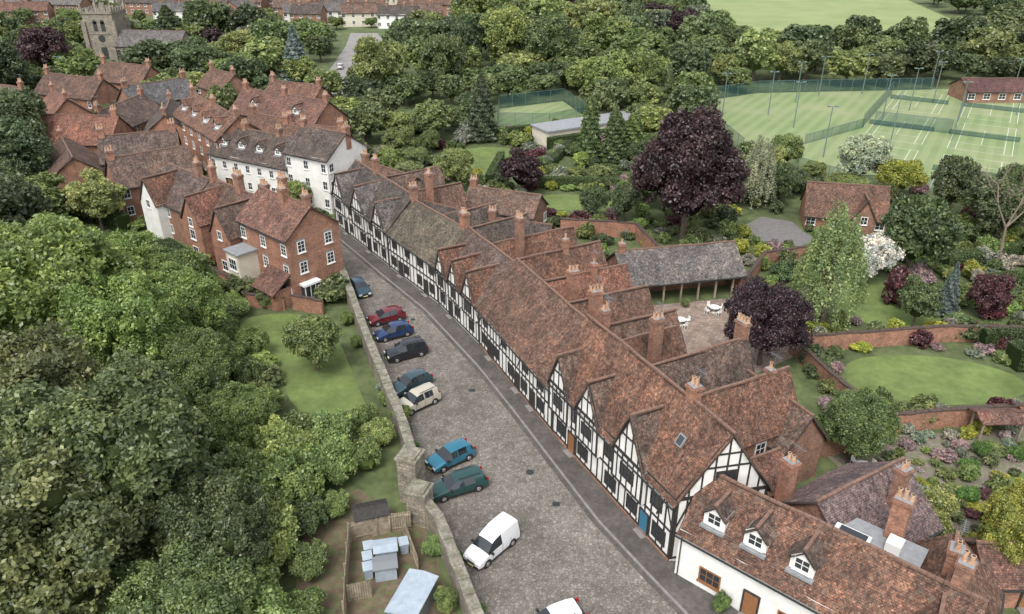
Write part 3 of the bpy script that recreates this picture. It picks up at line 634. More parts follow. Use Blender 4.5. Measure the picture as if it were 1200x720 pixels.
# ------------------------------------------------------------------ walls, piers, fences
def wall(name,pts,h,t,mat,cap=None,z=0):
    e=empty(name); m1=MB(); m2=MB()
    for a,c in zip(pts[:-1],pts[1:]):
        a=Vector((*a,0));c=Vector((*c,0)); l=(c-a).length; n=max(1,int(l/1.2)); d=(c-a)/n; u=d.normalized(); p=Vector((-u.y,u.x,0))
        for k in range(n):
            q=a+d*(k+.5); hh=h+.16*noise.noise(q*.4)+random.uniform(-.015,.015)
            m1.obox(q+Z*(z+hh/2),d*.502,p*(t/2),Z*(hh/2)); m2.obox(q+Z*(z+hh+.06),d*random.uniform(.475,.492),p*(t/2+random.uniform(.03,.08)),Z*.06)
    put('wall_face',m1,mat,e); put('coping',m2,cap or M_KERB,e)
M_COPE=mat_noise('weathered_coping',(.13,.12,.095),(.33,.3,.25),1.3,.9,scale2=4,moss=(.12,.13,.07))
W=[(p[0]-.45,p[1]) for p in LEFT[4:10]]
wall('stone_boundary_wall',[(-7.35,47.6)]+W[1:],2.3,.7,M_STONE,M_COPE)
wall('stone_boundary_wall',[(1.6,24),(-2.75,35.6),(-5.45,43),(-6.5,44.6)],2.2,.7,M_STONE,M_COPE)
def pier(x,y,w,h):
    e=empty('stone_gate_pier'); m=MB(); r=.35; c=Vector((math.cos(r),-math.sin(r),0)); s_=Vector((-c.y,c.x,0))
    m.obox((x,y,h/2),c*w/2,s_*w/2,Z*h/2); put('shaft',m,M_STONE,e); m=MB(); m.obox((x,y,h+.1),c*(w/2+.12),s_*(w/2+.12),Z*.1); m.obox((x,y,h+.28),c*(w/2-.1),s_*(w/2-.1),Z*.1); put('cap',m,M_COPE,e)
pier(-7.9,47.4,1.6,4.2); pier(-7.0,44.9,1.5,3.0)
BW='brick_garden_wall'
wall(BW,[(29.5,70),(47.5,72.3),(60,72)],1.9,.35,M_BRICK,M_EDGE); wall(BW,[(33.5,56.1),(46,57.6),(58,57)],1.9,.35,M_BRICK,M_EDGE)
wall(BW,[(7,103.5),(17.5,101.5),(20,90)],2.2,.35,M_BRICK,M_EDGE); wall(BW,[(28,83.5),(33,92),(40,94)],2.0,.35,M_BRICK,M_EDGE)
wall(BW,[(24.3,52),(30,53.5),(33.5,56.1),(31,63),(29.5,70)],1.8,.35,M_BRICKD,M_EDGE); wall(BW,[(-25.6,79.8),(-21.8,78.5)],1.8,.35,M_BRICK,M_EDGE)
wall(BW,[(-44,94),(-38,88),(-34,84.5),(-31,80.5),(-26.5,79.6)],1.6,.35,M_BRICK,M_EDGE); wall(BW,[(36,40),(50,42)],1.6,.35,M_BRICK,M_EDGE)
def fence(name,pts,h,gap=.16,bw=.13):
    m=MB()
    for a,c in zip(pts[:-1],pts[1:]):
        a=Vector((*a,0));c=Vector((*c,0)); l=(c-a).length; u=(c-a)/l; p=Vector((-u.y,u.x,0)); n=int(l/gap)
        for k in range(n): m.obox(a+u*(k+.5)*gap+Z*(h/2+random.uniform(-.03,.03)),u*bw/2,p*.012,Z*h/2)
        for z in(.35,h-.3): m.obox((a+c)/2+Z*z-p*.04,u*l/2,p*.025,Z*.05)
        for k in range(int(l/2)+1): m.obox(a+u*min(l,k*2)+Z*(h/2+.05)-p*.09,u*.06,p*.05,Z*(h/2+.05))
    put(name,m,M_FENCE)
fence('wooden_fence',[(-12,42.6),(-11.3,37.4),(-10.9,35)],1.8); fence('wooden_fence',[(-12,42.6),(-9.2,43.6),(-7.6,43.9)],1.8); fence('wooden_fence',[(-9.6,37.4),(-11.2,37.0)],1.6)
fence('wooden_fence',[(-21,56.6),(-17,56.8),(-12.5,58.9)],1.2,.2,.1); fence('wooden_fence',[(-8.0,43.2),(-6.6,39.6)],1.5)
def shed(name,x,y,a,l,w,h,wallm,roofm,r=.35):
    e=empty(name,(x,y,0)); e.rotation_euler=(0,0,a); m=MB(); m.box(-l/2,l/2,-w/2,w/2,0,h); put('walls',m,wallm,e); m=MB()
    for sg in(-1,1): m.obox((0,sg*(w/4+.06),h+r/2),(l/2+.12,0,0),(0,w/4+.08,-sg*r/2),(0,0,.03))
    put('roof',m,roofm,e); m=MB(); m.box(l/2,l/2+.03,-.35,.35,.1,h-.15); put('door',m,M_TIMBER,e)
shed('garden_shed',-10.6,43.9,.3,2.4,1.6,1.9,M_FENCE,M_TIMBER)
shed('storage_cabinet',-6.6,36.2,1.25,3.6,1.9,1.7,M_METAL,M_GREYB,.15)
def bin_(x,y,a):
    e=empty('wheeled_bin',(x,y,0)); e.rotation_euler=(0,0,a); m=MB()
    P=[(-.26,-.3),(.26,-.3),(.26,.3),(-.26,.3)]; T=[(-.32,-.37),(.32,-.37),(.32,.37),(-.32,.37)]
    for k in range(4):
        p,q=P[k],P[(k+1)%4];t,s_=T[k],T[(k+1)%4]; m.face([(p[0],p[1],.06),(q[0],q[1],.06),(s_[0],s_[1],1.0),(t[0],t[1],1.0)])
    put('body',m,M_GREYB,e); m=MB(); m.obox((0,0,1.05),(.36,0,0),(0,.42,.03),(0,-.004,.04)); m.obox((0,.42,1.0),(.3,0,0),(0,.03,0),(0,0,.03)); put('lid',m,M_GREYB,e)
    m=MB(); m.tube((-.3,.28,.1),(-.22,.28,.1),.1,.1,10); m.tube((.22,.28,.1),(.3,.28,.1),.1,.1,10); put('wheels',m,M_DARKM,e)
shed('storage_cabinet',-9.1,40.9,.2,1.5,1.1,1.3,M_GREYB,M_GREYB,.08); shed('storage_cabinet',-8.9,39.4,.2,1.5,1.1,1.2,M_GREYB,M_METAL,.08)
for x,y in((-10.4,41.2),(-10.3,40.2),(-10.1,39.2),(-7.9,41.6)): bin_(x,y,random.uniform(0,.5))
def table(x,y):
    e=empty('garden_table_set',(x,y,0)); m=MB(); m.tube((0,0,.7),(0,0,.75),.6,.6,16); m.tube((0,0,0),(0,0,.7),.05,.05,6); m.tube((0,0,0),(0,0,.04),.3,.25,10); put('table',m,M_WINW,e)
    for k in range(4):
        a=k*math.pi/2+.4; c=Vector((math.cos(a),math.sin(a),0))*.95; t=Vector((-c.y,c.x,0)).normalized(); o=c.normalized(); m=MB()
        m.obox(c+Z*.45,t*.22,o*.22,Z*.02); m.obox(c+o*.22+Z*.7,t*.22,o*.02,Z*.2)
        for i in(-1,1):
            for j in(-1,1): m.obox(c+t*.2*i+o*.2*j+Z*.22,t*.02,o*.02,Z*.22)
        put('chair',m,M_WINW,e)
for x,y in((27.8,48.6),(29.3,50.6),(19,76),(23.5,79)): table(x,y)
e=empty('garden_pergola'); m=MB()
for x in(0,3.4):
    for y in(0,1.6): m.box(41+x,41.14+x,55+y-.6,55.14+y-.6,0,2.2)
put('posts',m,M_FENCE,e); m=MB(); m.obox((42.8,54.8,2.45),(2.1,0,0),(0,.65,.25),(0,0,.05)); m.obox((42.8,55.95,2.45),(2.1,0,0),(0,.65,-.25),(0,0,.05)); put('roof',m,T_RED,e)
# ------------------------------------------------------------------ cars
M_TYRE=mat_plain('tyre_rubber',(.015,.015,.015),.8); M_HUB=mat_plain('alloy_wheel',(.45,.45,.46),.35,.7); M_CGL=mat_plain('car_glass',(.015,.02,.025),.04,coat=.3,spec=.8)
M_HL=mat_plain('headlamp',(.7,.72,.75),.1); M_TL=mat_plain('tail_lamp',(.35,.01,.01),.2); M_TRIM=mat_plain('black_trim',(.02,.02,.02),.6); M_PLATE=mat_plain('number_plate',(.7,.65,.2),.5)
KINDS={
 'hatch':(2.0,.86,[(2.02,.5,.48,.7),(1.93,.68,.64,.8),(1.5,.84,.78,.84),(1.0,.94,.88,.86),(.32,1.36,.92,.7),(.05,1.43,.93,.7),(-.2,1.45,.94,.7),(-.28,1.45,.94,.7),(-1.0,1.43,.96,.7),(-1.1,1.42,.96,.69),(-1.55,1.35,.98,.67),(-1.86,.98,.95,.78),(-1.98,.8,.78,.82),(-2.0,.5,.48,.75)]),
 'estate':(2.3,.88,[(2.3,.5,.48,.7),(2.2,.68,.64,.8),(1.7,.82,.77,.84),(1.05,.92,.87,.86),(.35,1.34,.9,.7),(.05,1.42,.92,.7),(-.2,1.44,.93,.7),(-.28,1.44,.93,.7),(-1.1,1.44,.94,.7),(-1.2,1.44,.94,.7),(-1.95,1.38,.95,.67),(-2.22,.96,.94,.78),(-2.3,.8,.78,.82),(-2.3,.5,.48,.75)]),
 'suv':(2.1,.88,[(2.1,.6,.58,.72),(2.03,.85,.8,.8),(1.6,1.0,.94,.84),(1.0,1.08,1.0,.86),(.45,1.5,1.03,.72),(.15,1.6,1.05,.72),(-.2,1.62,1.05,.72),(-.3,1.62,1.05,.72),(-1.1,1.6,1.06,.72),(-1.22,1.6,1.06,.71),(-1.8,1.53,1.07,.7),(-2.0,1.1,1.05,.8),(-2.08,.85,.84,.84),(-2.1,.55,.53,.78)]),
 'van':(2.1,.86,[(2.1,.5,.48,.7),(2.02,.74,.7,.8),(1.6,.92,.86,.84),(1.15,1.02,.95,.86),(.6,1.52,1.0,.74),(.35,1.66,1.02,.74),(-.25,1.8,1.02,.76),(-.4,1.84,1.02,.78),(-1.0,1.86,1.02,.8),(-1.2,1.86,1.02,.8),(-2.0,1.84,1.02,.8),(-2.08,1.1,1.0,.9),(-2.1,.8,.78,.9),(-2.1,.5,.48,.8)])}
def car(name,x,y,hd,color,kind,sc=1.04):
    L2_,W_,st=KINDS[kind]
    paint=mat_plain('car_paint',color,.28,.3 if max(color)<.4 else 0,1.0)
    e=empty(name,(x,y,.004)); e.rotation_euler=(0,0,hd); e.scale=(sc,sc,sc)
    m=MB(); rings=[]
    n=len(st)
    for i,(sx,top,belt,wt) in enumerate(st):
        wk=W_*(.84 if i in(0,n-1) else .94 if i in(1,n-2) else 1)
        half=[(wk*.86,.24),(wk*.99,.36),(wk,.58 if belt>.6 else .42),(wk*.96,belt),(wk*wt,top),(wk*wt*.5,top+.035)]
        ring=[Vector((sx,yy,zz)) for yy,zz in half]+[Vector((sx,0,top+.045))]+[Vector((sx,-yy,zz)) for yy,zz in half[::-1]]
        rings.append(ring)
    for i in range(n-1):
        A=rings[i];B_=rings[i+1]
        for j in range(len(A)-1):
            side=j in(3,8); topq=j in(4,5,6,7); g=0
            if side and 3<=i<=10 and i not in(6,9): g=1
            if topq and i in(3,10): g=1
            if kind=='van' and i>=7 : g=0
            if kind=='van' and i==10 and topq: g=1
            m.face([A[j],A[j+1],B_[j+1],B_[j]],g)
    m.face(rings[0],0); m.face(rings[-1][::-1],0)
    o=put('body',m,[paint,M_CGL],e)
    me=o.data
    bm=bmesh.new(); bm.from_mesh(me); bmesh.ops.remove_doubles(bm,verts=bm.verts,dist=.001); bmesh.ops.recalc_face_normals(bm,faces=bm.faces)
    for f in bm.faces: f.smooth=True
    for ed in bm.edges:
        if len(ed.link_faces)==2 and (ed.calc_face_angle(0)>.6 or ed.link_faces[0].material_index!=ed.link_faces[1].material_index): ed.smooth=False
    bm.to_mesh(me); bm.free()
    w=MB()
    wb=L2_*.62
    for sx in(wb,-wb):
        for sg in(-1,1):
            w.tube((sx,sg*(W_-.2),.32),(sx,sg*(W_+.006),.32),.37,.37,18,mi=2)
            w.tube((sx,sg*(W_-.2),.31),(sx,sg*(W_+.02),.31),.31,.3,18,mi=0); w.tube((sx,sg*(W_),.31),(sx,sg*(W_+.035),.31),.19,.17,12,mi=1)
    put('wheels',w,[M_TYRE,M_HUB,M_TRIM],e)
    d=MB(); zf=st[1][1]-.12; 
    for sg in(-1,1):
        d.obox((L2_-.07,sg*W_*.66,zf),(.09,-sg*.02,0),(0,.17,0),(0,0,.08),0); d.obox((-L2_+.03,sg*W_*.78,.85 if kind!='van' else 1.0),(.06,0,0),(0,.09,0),(0,0,.16),1)
        d.obox((st[3][0]-.25,sg*(W_+.09),st[3][2]+.08),(.07,0,0),(0,.1,0),(0,0,.07),2)
    d.box(L2_-.02,L2_+.05,-W_*.8,W_*.8,.26,.42,2); d.box(-L2_-.05,-L2_+.02,-W_*.8,W_*.8,.28,.44,2); d.box(L2_-.03,L2_+.03,-.35,.35,.5,.6,2)
    d.box(L2_+.05,L2_+.065,-.26,.26,.3,.41,3); d.box(-L2_-.065,-L2_-.05,-.26,.26,.5,.61,3)
    for sg in(-1,1):
        for sx in(.75,-.24,-1.1): d.box(sx-.01,sx+.01,sg*(W_+.001)-.006,sg*(W_+.001)+.006,.4,st[6][2]-.03,2)
        d.box(-L2_*.45,L2_*.45,sg*W_*.97-.02,sg*W_*.97+.02,.22,.32,2)
    if kind in('estate','suv'):
        for sg in(-1,1): d.box(-1.7,.1,sg*.55-.02,sg*.55+.02,1.5 if kind=='estate' else 1.67,1.54 if kind=='estate' else 1.71,2)
    put('trim',d,[M_HL,M_TL,M_TRIM,M_PLATE],e)
    return e
D=math.radians
car('hatchback_car',-18.6,84.3,D(-62),(.02,.06,.09),'hatch')
car('hatchback_car',-14.3,76.9,D(207),(.16,.012,.022),'hatch')
car('hatchback_car',-13.0,73.4,D(209),(.012,.04,.13),'hatch')
car('sport_utility_car',-11.1,69.2,D(208),(.012,.014,.02),'suv')
car('hatchback_car',-9.9,63.2,D(222),(.03,.07,.09),'hatch')
car('sport_utility_car',-8.9,60.1,D(222),(.45,.41,.33),'suv')
car('hatchback_car',-5.2,51.9,D(218),(.02,.17,.26),'hatch')
car('estate_car',-4.4,48.3,D(205),(.012,.065,.06),'estate')
car('small_van',-1.5,41.7,D(229),(.74,.75,.76),'van')
car('hatchback_car',2.8,34.9,D(205),(.72,.73,.75),'hatch')
for x,y in((-44,222),(-46,238),(-48,252),(-50,230)): car('parked_car',x,y,D(100),random.choice(((.5,.5,.5),(.7,.7,.7),(.1,.02,.02))),'hatch')
# ------------------------------------------------------------------ vegetation prototypes
rng=np.random.default_rng(5)
def leaf_mesh(name,centers,normals,tints,size,trunk=None,cores=None,jit=.85):
    n=len(centers)
    rv=rng.normal(size=(n,3)); nn=normals/np.maximum(np.linalg.norm(normals,axis=1)[:,None],1e-6)+rv*jit; nn/=np.linalg.norm(nn,axis=1)[:,None]
    t=np.cross(nn,rng.normal(size=(n,3))); t/=np.linalg.norm(t,axis=1)[:,None]; b_=np.cross(nn,t)
    sz=size*rng.uniform(.6,1.35,n)[:,None]; asp=rng.uniform(.4,.75,n)[:,None]
    q=np.stack([centers-t*sz,centers-b_*sz*asp,centers+t*sz,centers+b_*sz*asp],1).reshape(-1,3)
    off=n*4
    ex=MB()
    if trunk: trunk(ex)
    k0=len(ex.f)
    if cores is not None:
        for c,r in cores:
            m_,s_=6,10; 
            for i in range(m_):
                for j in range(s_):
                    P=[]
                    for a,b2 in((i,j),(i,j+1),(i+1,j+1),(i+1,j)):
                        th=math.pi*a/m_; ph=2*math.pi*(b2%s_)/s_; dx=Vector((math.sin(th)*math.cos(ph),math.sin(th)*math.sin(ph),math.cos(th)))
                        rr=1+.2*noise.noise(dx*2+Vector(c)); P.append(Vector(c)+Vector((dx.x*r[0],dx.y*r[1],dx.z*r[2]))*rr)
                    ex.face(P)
    faces=np.arange(n*4).reshape(n,4).tolist()+[tuple(k+off for k in f) for f in ex.f]
    verts=q.tolist()+[tuple(v) for v in ex.v]
    m=bpy.data.meshes.new(name); m.from_pydata(verts,[],faces)
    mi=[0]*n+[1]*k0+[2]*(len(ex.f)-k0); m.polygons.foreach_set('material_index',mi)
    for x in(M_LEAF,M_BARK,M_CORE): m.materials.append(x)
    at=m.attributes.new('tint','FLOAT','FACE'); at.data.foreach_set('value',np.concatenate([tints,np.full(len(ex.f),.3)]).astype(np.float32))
    return m
def sph(n,up=0):
    v=rng.normal(size=(n,3)); v/=np.linalg.norm(v,axis=1)[:,None]
    if up: v[:,2]=np.where((v[:,2]<-.35)&(rng.random(n)<up),-v[:,2],v[:,2])
    return v
def crown(nl,lobes,size,clumps=26,spread=.17,cj=.12):
    C_=[];N_=[];T_=[]; tot=sum(l[1]**2 for l in lobes)
    for (c,r) in lobes:
        k=max(50,int(nl*r*r/tot)); cd_=sph(clumps,.8); ct=np.clip(.47+rng.normal(0,.2,clumps)+rng.normal(0,.08),0,1)
        cr=1+np.clip(rng.normal(0,cj,clumps),-.22,.5)
        idx=rng.integers(0,clumps,k); d=cd_[idx]+rng.normal(0,.19,(k,3)); ln=np.linalg.norm(d,axis=1)[:,None]; d=d/ln
        rad=r*(cr[idx]+rng.normal(0,.06,k)-np.abs(rng.normal(0,spread,k)))[:,None]
        C_.append(np.array(c)+d*rad); N_.append(d*1.0+np.array([0,0,.5])); T_.append(np.clip(ct[idx]+rng.normal(0,.17,k),0,1))
    return np.concatenate(C_),np.concatenate(N_),np.concatenate(T_)
def trunk_f(h,r,limbs,R):
    def f(ex):
        ex.tube((0,0,-.3),(0,0,h*.45),r,r*.7,8,False); ex.tube((0,0,h*.45),(.1,0,h*.8),r*.7,r*.2,7,False)
        for k in range(limbs):
            a=k*2.4; z=h*(.25+.07*k); ex.tube((0,0,z),(math.cos(a)*R*.55,math.sin(a)*R*.55,z+h*.28),r*.45,r*.12,6,False)
    return f
def broad(name,nl,size,seed,H_=10,R_=4.6,nlobe=24,flat=1.0,taper=0,clumps=26,cj=.12,lr=1.0):
    rs=random.Random(seed); lobes=[((0,0,H_*.6),R_*(.6-.2*taper))]
    for k in range(nlobe):
        a=k*2.39996+rs.uniform(-.5,.5); t=(k+.5)/nlobe; el=-.45+1.35*t
        rad=R_*(.72+rs.uniform(-.2,.14))*(1-taper*t*.6); z=H_*.56+math.sin(el)*H_*(.36+.06*taper)*flat+rs.uniform(-.4,.4)
        rr=math.cos(el)*rad; lobes.append(((math.cos(a)*rr,math.sin(a)*rr,z),R_*rs.uniform(.22,.38)*(1-taper*t*.3)*lr))
    c,n_,t=crown(nl,lobes,size,clumps,.17,cj)
    keep=c[:,2]>H_*.1
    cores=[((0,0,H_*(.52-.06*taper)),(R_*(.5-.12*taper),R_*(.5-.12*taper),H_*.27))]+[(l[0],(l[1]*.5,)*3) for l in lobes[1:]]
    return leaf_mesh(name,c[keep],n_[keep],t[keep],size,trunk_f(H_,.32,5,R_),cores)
def bushp(name,nl,size,seed):
    rs=random.Random(seed); lobes=[((0,0,.7),.62)]
    for k in range(10):
        a=k*2.4+rs.uniform(-.5,.5); lobes.append(((math.cos(a)*.5,math.sin(a)*.5,rs.uniform(.35,1.05)),rs.uniform(.24,.44)))
    c,n_,t=crown(nl,lobes,size,18,.17,.16); k=c[:,2]>0
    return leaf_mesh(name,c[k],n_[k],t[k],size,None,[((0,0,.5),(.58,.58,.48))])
def conifer(name,nl,size,H_=10,R_=2.6,pw=1.0):
    n=nl; z=H_*(.06+.94*rng.random(n)**1.3); tier=np.abs(((z/H_*14)%1)-.5)*2
    a=rng.uniform(0,2*math.pi,n); rad=R_*(1-z/H_)**pw*(.72+.32*tier)+.12; lump=1+.14*np.sin(a*5+z*2.1)+.1*np.sin(a*9-z*3)
    rr=rad*lump*(1-np.abs(rng.normal(0,.13,n))); c=np.stack([np.cos(a)*rr,np.sin(a)*rr,z],1)
    nn=np.stack([np.cos(a),np.sin(a),np.full(n,.5)],1); t=np.clip(.45+.25*np.sin(a*5+z*2.1)+rng.normal(0,.15,n),0,1)
    def tf(ex): ex.tube((0,0,-.3),(0,0,H_*.95),.22,.03,7,False)
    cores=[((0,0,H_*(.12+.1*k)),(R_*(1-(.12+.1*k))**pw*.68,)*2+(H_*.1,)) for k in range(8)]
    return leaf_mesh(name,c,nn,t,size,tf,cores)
def willow(name,nl,size,H_=12,R_=3.2):
    ns=230; a=rng.uniform(0,6.283,ns); r=R_*np.sqrt(rng.random(ns))*1.0; top=H_*(1-.55*(r/R_)**2)+rng.normal(0,.6,ns); ln=rng.uniform(1.2,5.0,ns)
    i=rng.integers(0,ns,nl); u=rng.random(nl); z=np.maximum(top[i]-u*ln[i],.8); x=np.cos(a[i])*r[i]*(1+.1*u)+rng.normal(0,.16,nl); y=np.sin(a[i])*r[i]*(1+.1*u)+rng.normal(0,.16,nl)
    c=np.stack([x,y,z],1); nn=np.stack([np.cos(a[i]),np.sin(a[i]),np.full(nl,.3)],1); tt=rng.random(ns)
    return leaf_mesh(name,c,nn,np.clip(tt[i]*.7+.15+rng.normal(0,.1,nl),0,1),size,trunk_f(H_,.25,5,R_),None)
P={'near':[broad('tree_near_a',90000,.115,1,nlobe=50,clumps=24,cj=.17,lr=.92),broad('tree_near_b',90000,.115,2,nlobe=60,clumps=22,cj=.18,lr=.85),broad('tree_near_c',90000,.115,41,nlobe=44,clumps=26,cj=.18,taper=.35)],
   'beech':[broad('tree_beech',75000,.115,33,H_=10,R_=4.6,nlobe=60,taper=.7,cj=.17,lr=.92)],
   'mid':[broad('tree_mid_a',24000,.19,3,cj=.16),broad('tree_mid_b',24000,.19,4,nlobe=20,cj=.16),broad('tree_mid_c',24000,.19,5,R_=4.2,nlobe=34,cj=.16)],
   'far':[broad('tree_far_a',7000,.36,6,nlobe=18,cj=.16),broad('tree_far_b',7000,.36,7,nlobe=26,cj=.16),broad('tree_far_c',7000,.36,8,nlobe=15,cj=.16),broad('tree_far_d',7000,.36,28,nlobe=22,taper=.8,cj=.16)],
   'bush':[bushp('bush_a',3500,.08,9),bushp('bush_b',3500,.08,10),bushp('bush_c',3500,.09,12)],
   'bushn':[bushp('bush_near_a',16000,.042,19),bushp('bush_near_b',16000,.042,20)],
   'con':[conifer('conifer_a',16000,.17),conifer('conifer_b',16000,.17,pw=.7)],
   'cyp':[conifer('cypress_a',12000,.15,R_=1.6,pw=.45)],
   'wil':[willow('weeping_a',16000,.12)]}
DIM={'near':(10,4.9),'beech':(10,4.6),'mid':(10,4.9),'far':(10,4.9),'bush':(1.45,.92),'bushn':(1.45,.92),'con':(10,2.6),'cyp':(10,1.6),'wil':(12,3.2)}
G1=[(.18,.235,.078),(.145,.195,.07),(.2,.26,.08),(.125,.17,.065),(.165,.215,.09),(.235,.285,.1),(.105,.15,.06)]
PUR=(.052,.03,.034); WH=(.55,.55,.45); YEL=(.34,.36,.06); DK=(.085,.12,.052); BLU=(.17,.22,.2); LT=(.24,.33,.09); RED=(.12,.045,.05)
def veg(name,kind,x,y,h,r,col=None,parent=None,z=0):
    m=random.choice(P[kind]); o=bpy.data.objects.new(name,m); COL.objects.link(o)
    hh,rr=DIM[kind]; o.location=(x,y,z); o.rotation_euler=(0,0,random.uniform(0,6.28)); o.scale=(r/rr*random.uniform(.93,1.07),r/rr*random.uniform(.93,1.07),h/hh)
    c=col or random.choice(G1); k=random.uniform(.78,1.2); o.color=(c[0]*k*random.uniform(.92,1.1),c[1]*k,c[2]*k,1)
    if parent: o.parent=parent
    return o
def hedge(a,c,w,h,col):
    a=Vector((*a,0));c=Vector((*c,0)); u=(c-a).normalized(); p=Vector((-u.y,u.x,0)); l=(c-a).length
    n=int((l*w+2*l*h+2*w*h)*150); n=min(n,14000); face=rng.random(n); A=l*w; B2=l*h; tot=A+2*B2
    U=rng.random(n)*l; V=(rng.random(n)-.5)*w; H_=rng.random(n)*h; N_=np.zeros((n,3))
    top=face<A/tot; s1=(~top)&(face<(A+B2)/tot); s2=(~top)&(~s1)
    H_[top]=h+rng.normal(0,.05,top.sum()); V[s1]=-w/2; V[s2]=w/2; N_[top]=(0,0,1); N_[s1]=-np.array(p); N_[s2]=np.array(p)
    C_=np.array(a)+U[:,None]*np.array(u)+V[:,None]*np.array(p)+H_[:,None]*np.array([0,0,1])+rng.normal(0,.06,(n,3))
    m=leaf_mesh('hedge',C_,N_,np.clip(.45+rng.normal(0,.2,n),0,1),.07)
    o=bpy.data.objects.new('hedge',m); COL.objects.link(o); o.color=(*col,1)
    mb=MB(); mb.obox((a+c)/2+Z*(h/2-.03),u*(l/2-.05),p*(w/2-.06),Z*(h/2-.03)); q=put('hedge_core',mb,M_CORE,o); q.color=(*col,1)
def inpoly(x,y,poly):
    c=False; j=len(poly)-1
    for i in range(len(poly)):
        xi,yi=poly[i][:2];xj,yj=poly[j][:2]
        if (yi>y)!=(yj>y) and x<(xj-xi)*(y-yi)/(yj-yi)+xi: c=not c
        j=i
    return c
EXC=[OVAL,L2,L3,L4,L5,L6,L7,PAT,CARP,CARP2,CHY,COURT,COURT2,FIELD,SOIL,LEFT+KERB[::-1]]
PL=[]
def free(x,y,r):
    for k in range(8):
        a=k*.785
        px,py=x+math.cos(a)*r*.8,y+math.sin(a)*r*.8
        for p in EXC:
            if inpoly(px,py,p): return False
    for o,ux,uy,L_,D_ in FOOT:
        d=Vector((x,y))-o; u=d.dot(ux); v=d.dot(uy)
        if -r*.8<u<L_+r*.8 and -r*.8<v<D_+r*.8: return False
    return True
for (o,ux,L_,D_) in (((3.6,56),(.447,-.894),17.2,18.5),((-3.5,71.5),(.416,-.909),17,16.5),((-8.7,81),(.48,-.877),10.8,17.5),((-16,91.5),(.57,-.82),12.8,15),((-26,106.5),(.555,-.832),18,15)):
    ux=Vector(ux); FOOT.append([Vector(o),ux,Vector((-ux.y,ux.x)),L_,D_])
T=veg
T('copper_beech_tree','beech',24,100,18.5,8.0,PUR); T('purple_leaved_tree','near',25.5,67.5,9.2,4.3,(.062,.032,.04))
T('copper_beech_tree','mid',-121,207,15,7,PUR); T('purple_plum_tree','mid',1.7,120,7,4,PUR); T('copper_beech_tree','mid',56,270,12,6,PUR)
T('weeping_birch_tree','wil',34.8,75.5,14,3.6,(.24,.31,.12)); T('birch_tree','wil',38,114,11,2.6,(.28,.3,.19))
T('blossom_tree','mid',58,124,9,4.4,(.48,.53,.36)); T('blossom_tree','mid',44.5,87,6.4,3.2,(.62,.62,.57)); T('golden_tree','mid',62,118,6.5,4,YEL); T('golden_tree','near',34.6,39.5,7.5,2.7,(.31,.32,.07))
T('oak_tree','mid',66,110,9.5,3.6,DK); T('oak_tree','mid',68,100,9,5,DK); T('oak_tree','mid',50,88,11,4.8,(.09,.13,.05)); T('hawthorn_tree','mid',41,114,7.5,2.6)
T('apple_tree','mid',45,75.5,5.6,2.6); T('blue_spruce','con',50,78.5,6.6,1.5,BLU); T('purple_plum_tree','mid',54,77.5,5.5,2.6,RED); T('purple_plum_tree','bush',45.5,81,5,1.8,RED)
T('evergreen_tree','near',28.8,52.2,6.6,3.2,(.135,.195,.065)); T('shrub','bushn',31.5,44.5,3.4,2.2); T('evergreen_tree','mid',60,64,7,3,DK)
T('cypress_tree','cyp',14.2,138,12,2.3,(.11,.16,.055)); T('cypress_tree','cyp',18.5,136,10,2.6,(.12,.18,.065)); T('conifer_tree','con',-6,153,13,3.4,(.08,.115,.06)); T('cypress_tree','cyp',22,138,9,2.5,(.21,.28,.085))
T('blue_cedar_tree','con',-56,206,15,5.5,BLU); T('yew_tree','con',-106,250,15,6,DK)
for x,y,h,r,c in((-116,178,16,7,DK),(-98,206,8,5,None),(-79,201,12,7,None),(-69,196,9,7,None),(-77,237,10,8,None),(-28,245,12,8,DK),(-31,186,15,7,G1[0]),(-86,278,9,8,None),(-24,237,13,7,None),(-17,200,14,6,G1[1]),(-14,224,15,7,DK),(-2,231,17,9,None),(10,224,15,8,None),(28,237,14,9,None),(22,182,12,7,G1[2]),(31,184,12,7,G1[2]),(68,245,10,7,None),(72,212,10,6,None),(-87,133,15,7,DK),(-62,87,14,6,DK),(-80,118,13,7,DK),(-78,100,14,7,DK),(-95,120,17,8,DK),(-68,75,14,7,G1[5])):
    T('broadleaf_tree','mid' ,x,y,h,r,c)
for x,y,h,r,c in((-44,64,17,9.2,LT),(-36,61,13,6,LT),(-52,58,16,8,LT),(-34,69,10,4.6,(.19,.28,.08)),(-56,72,15,7,(.19,.26,.085)),(-44,74,12,6,LT),(-37,76,9,4.4,(.16,.23,.07)),(-29,60,8,3.8,(.13,.19,.06)),(-27.5,53,9,4,(.14,.2,.062)),(-23,52.5,7,3.2,(.19,.255,.078)),(-27.5,41,15,7.2,(.13,.16,.062)),(-36,46,15,7.5,(.135,.165,.062)),(-20,38,9,4.2,(.14,.185,.075)),(-29,33,14,7,(.125,.158,.06)),(-41,38,14,7,(.12,.15,.06)),(-47,49,13,7,(.17,.225,.07)),(-20,32,8,4.6,(.16,.215,.075))):
    T('broadleaf_tree','near',x,y,h,r,c)
T('apple_tree','mid',-19.8,66.4,6.0,3.1,(.13,.185,.065))
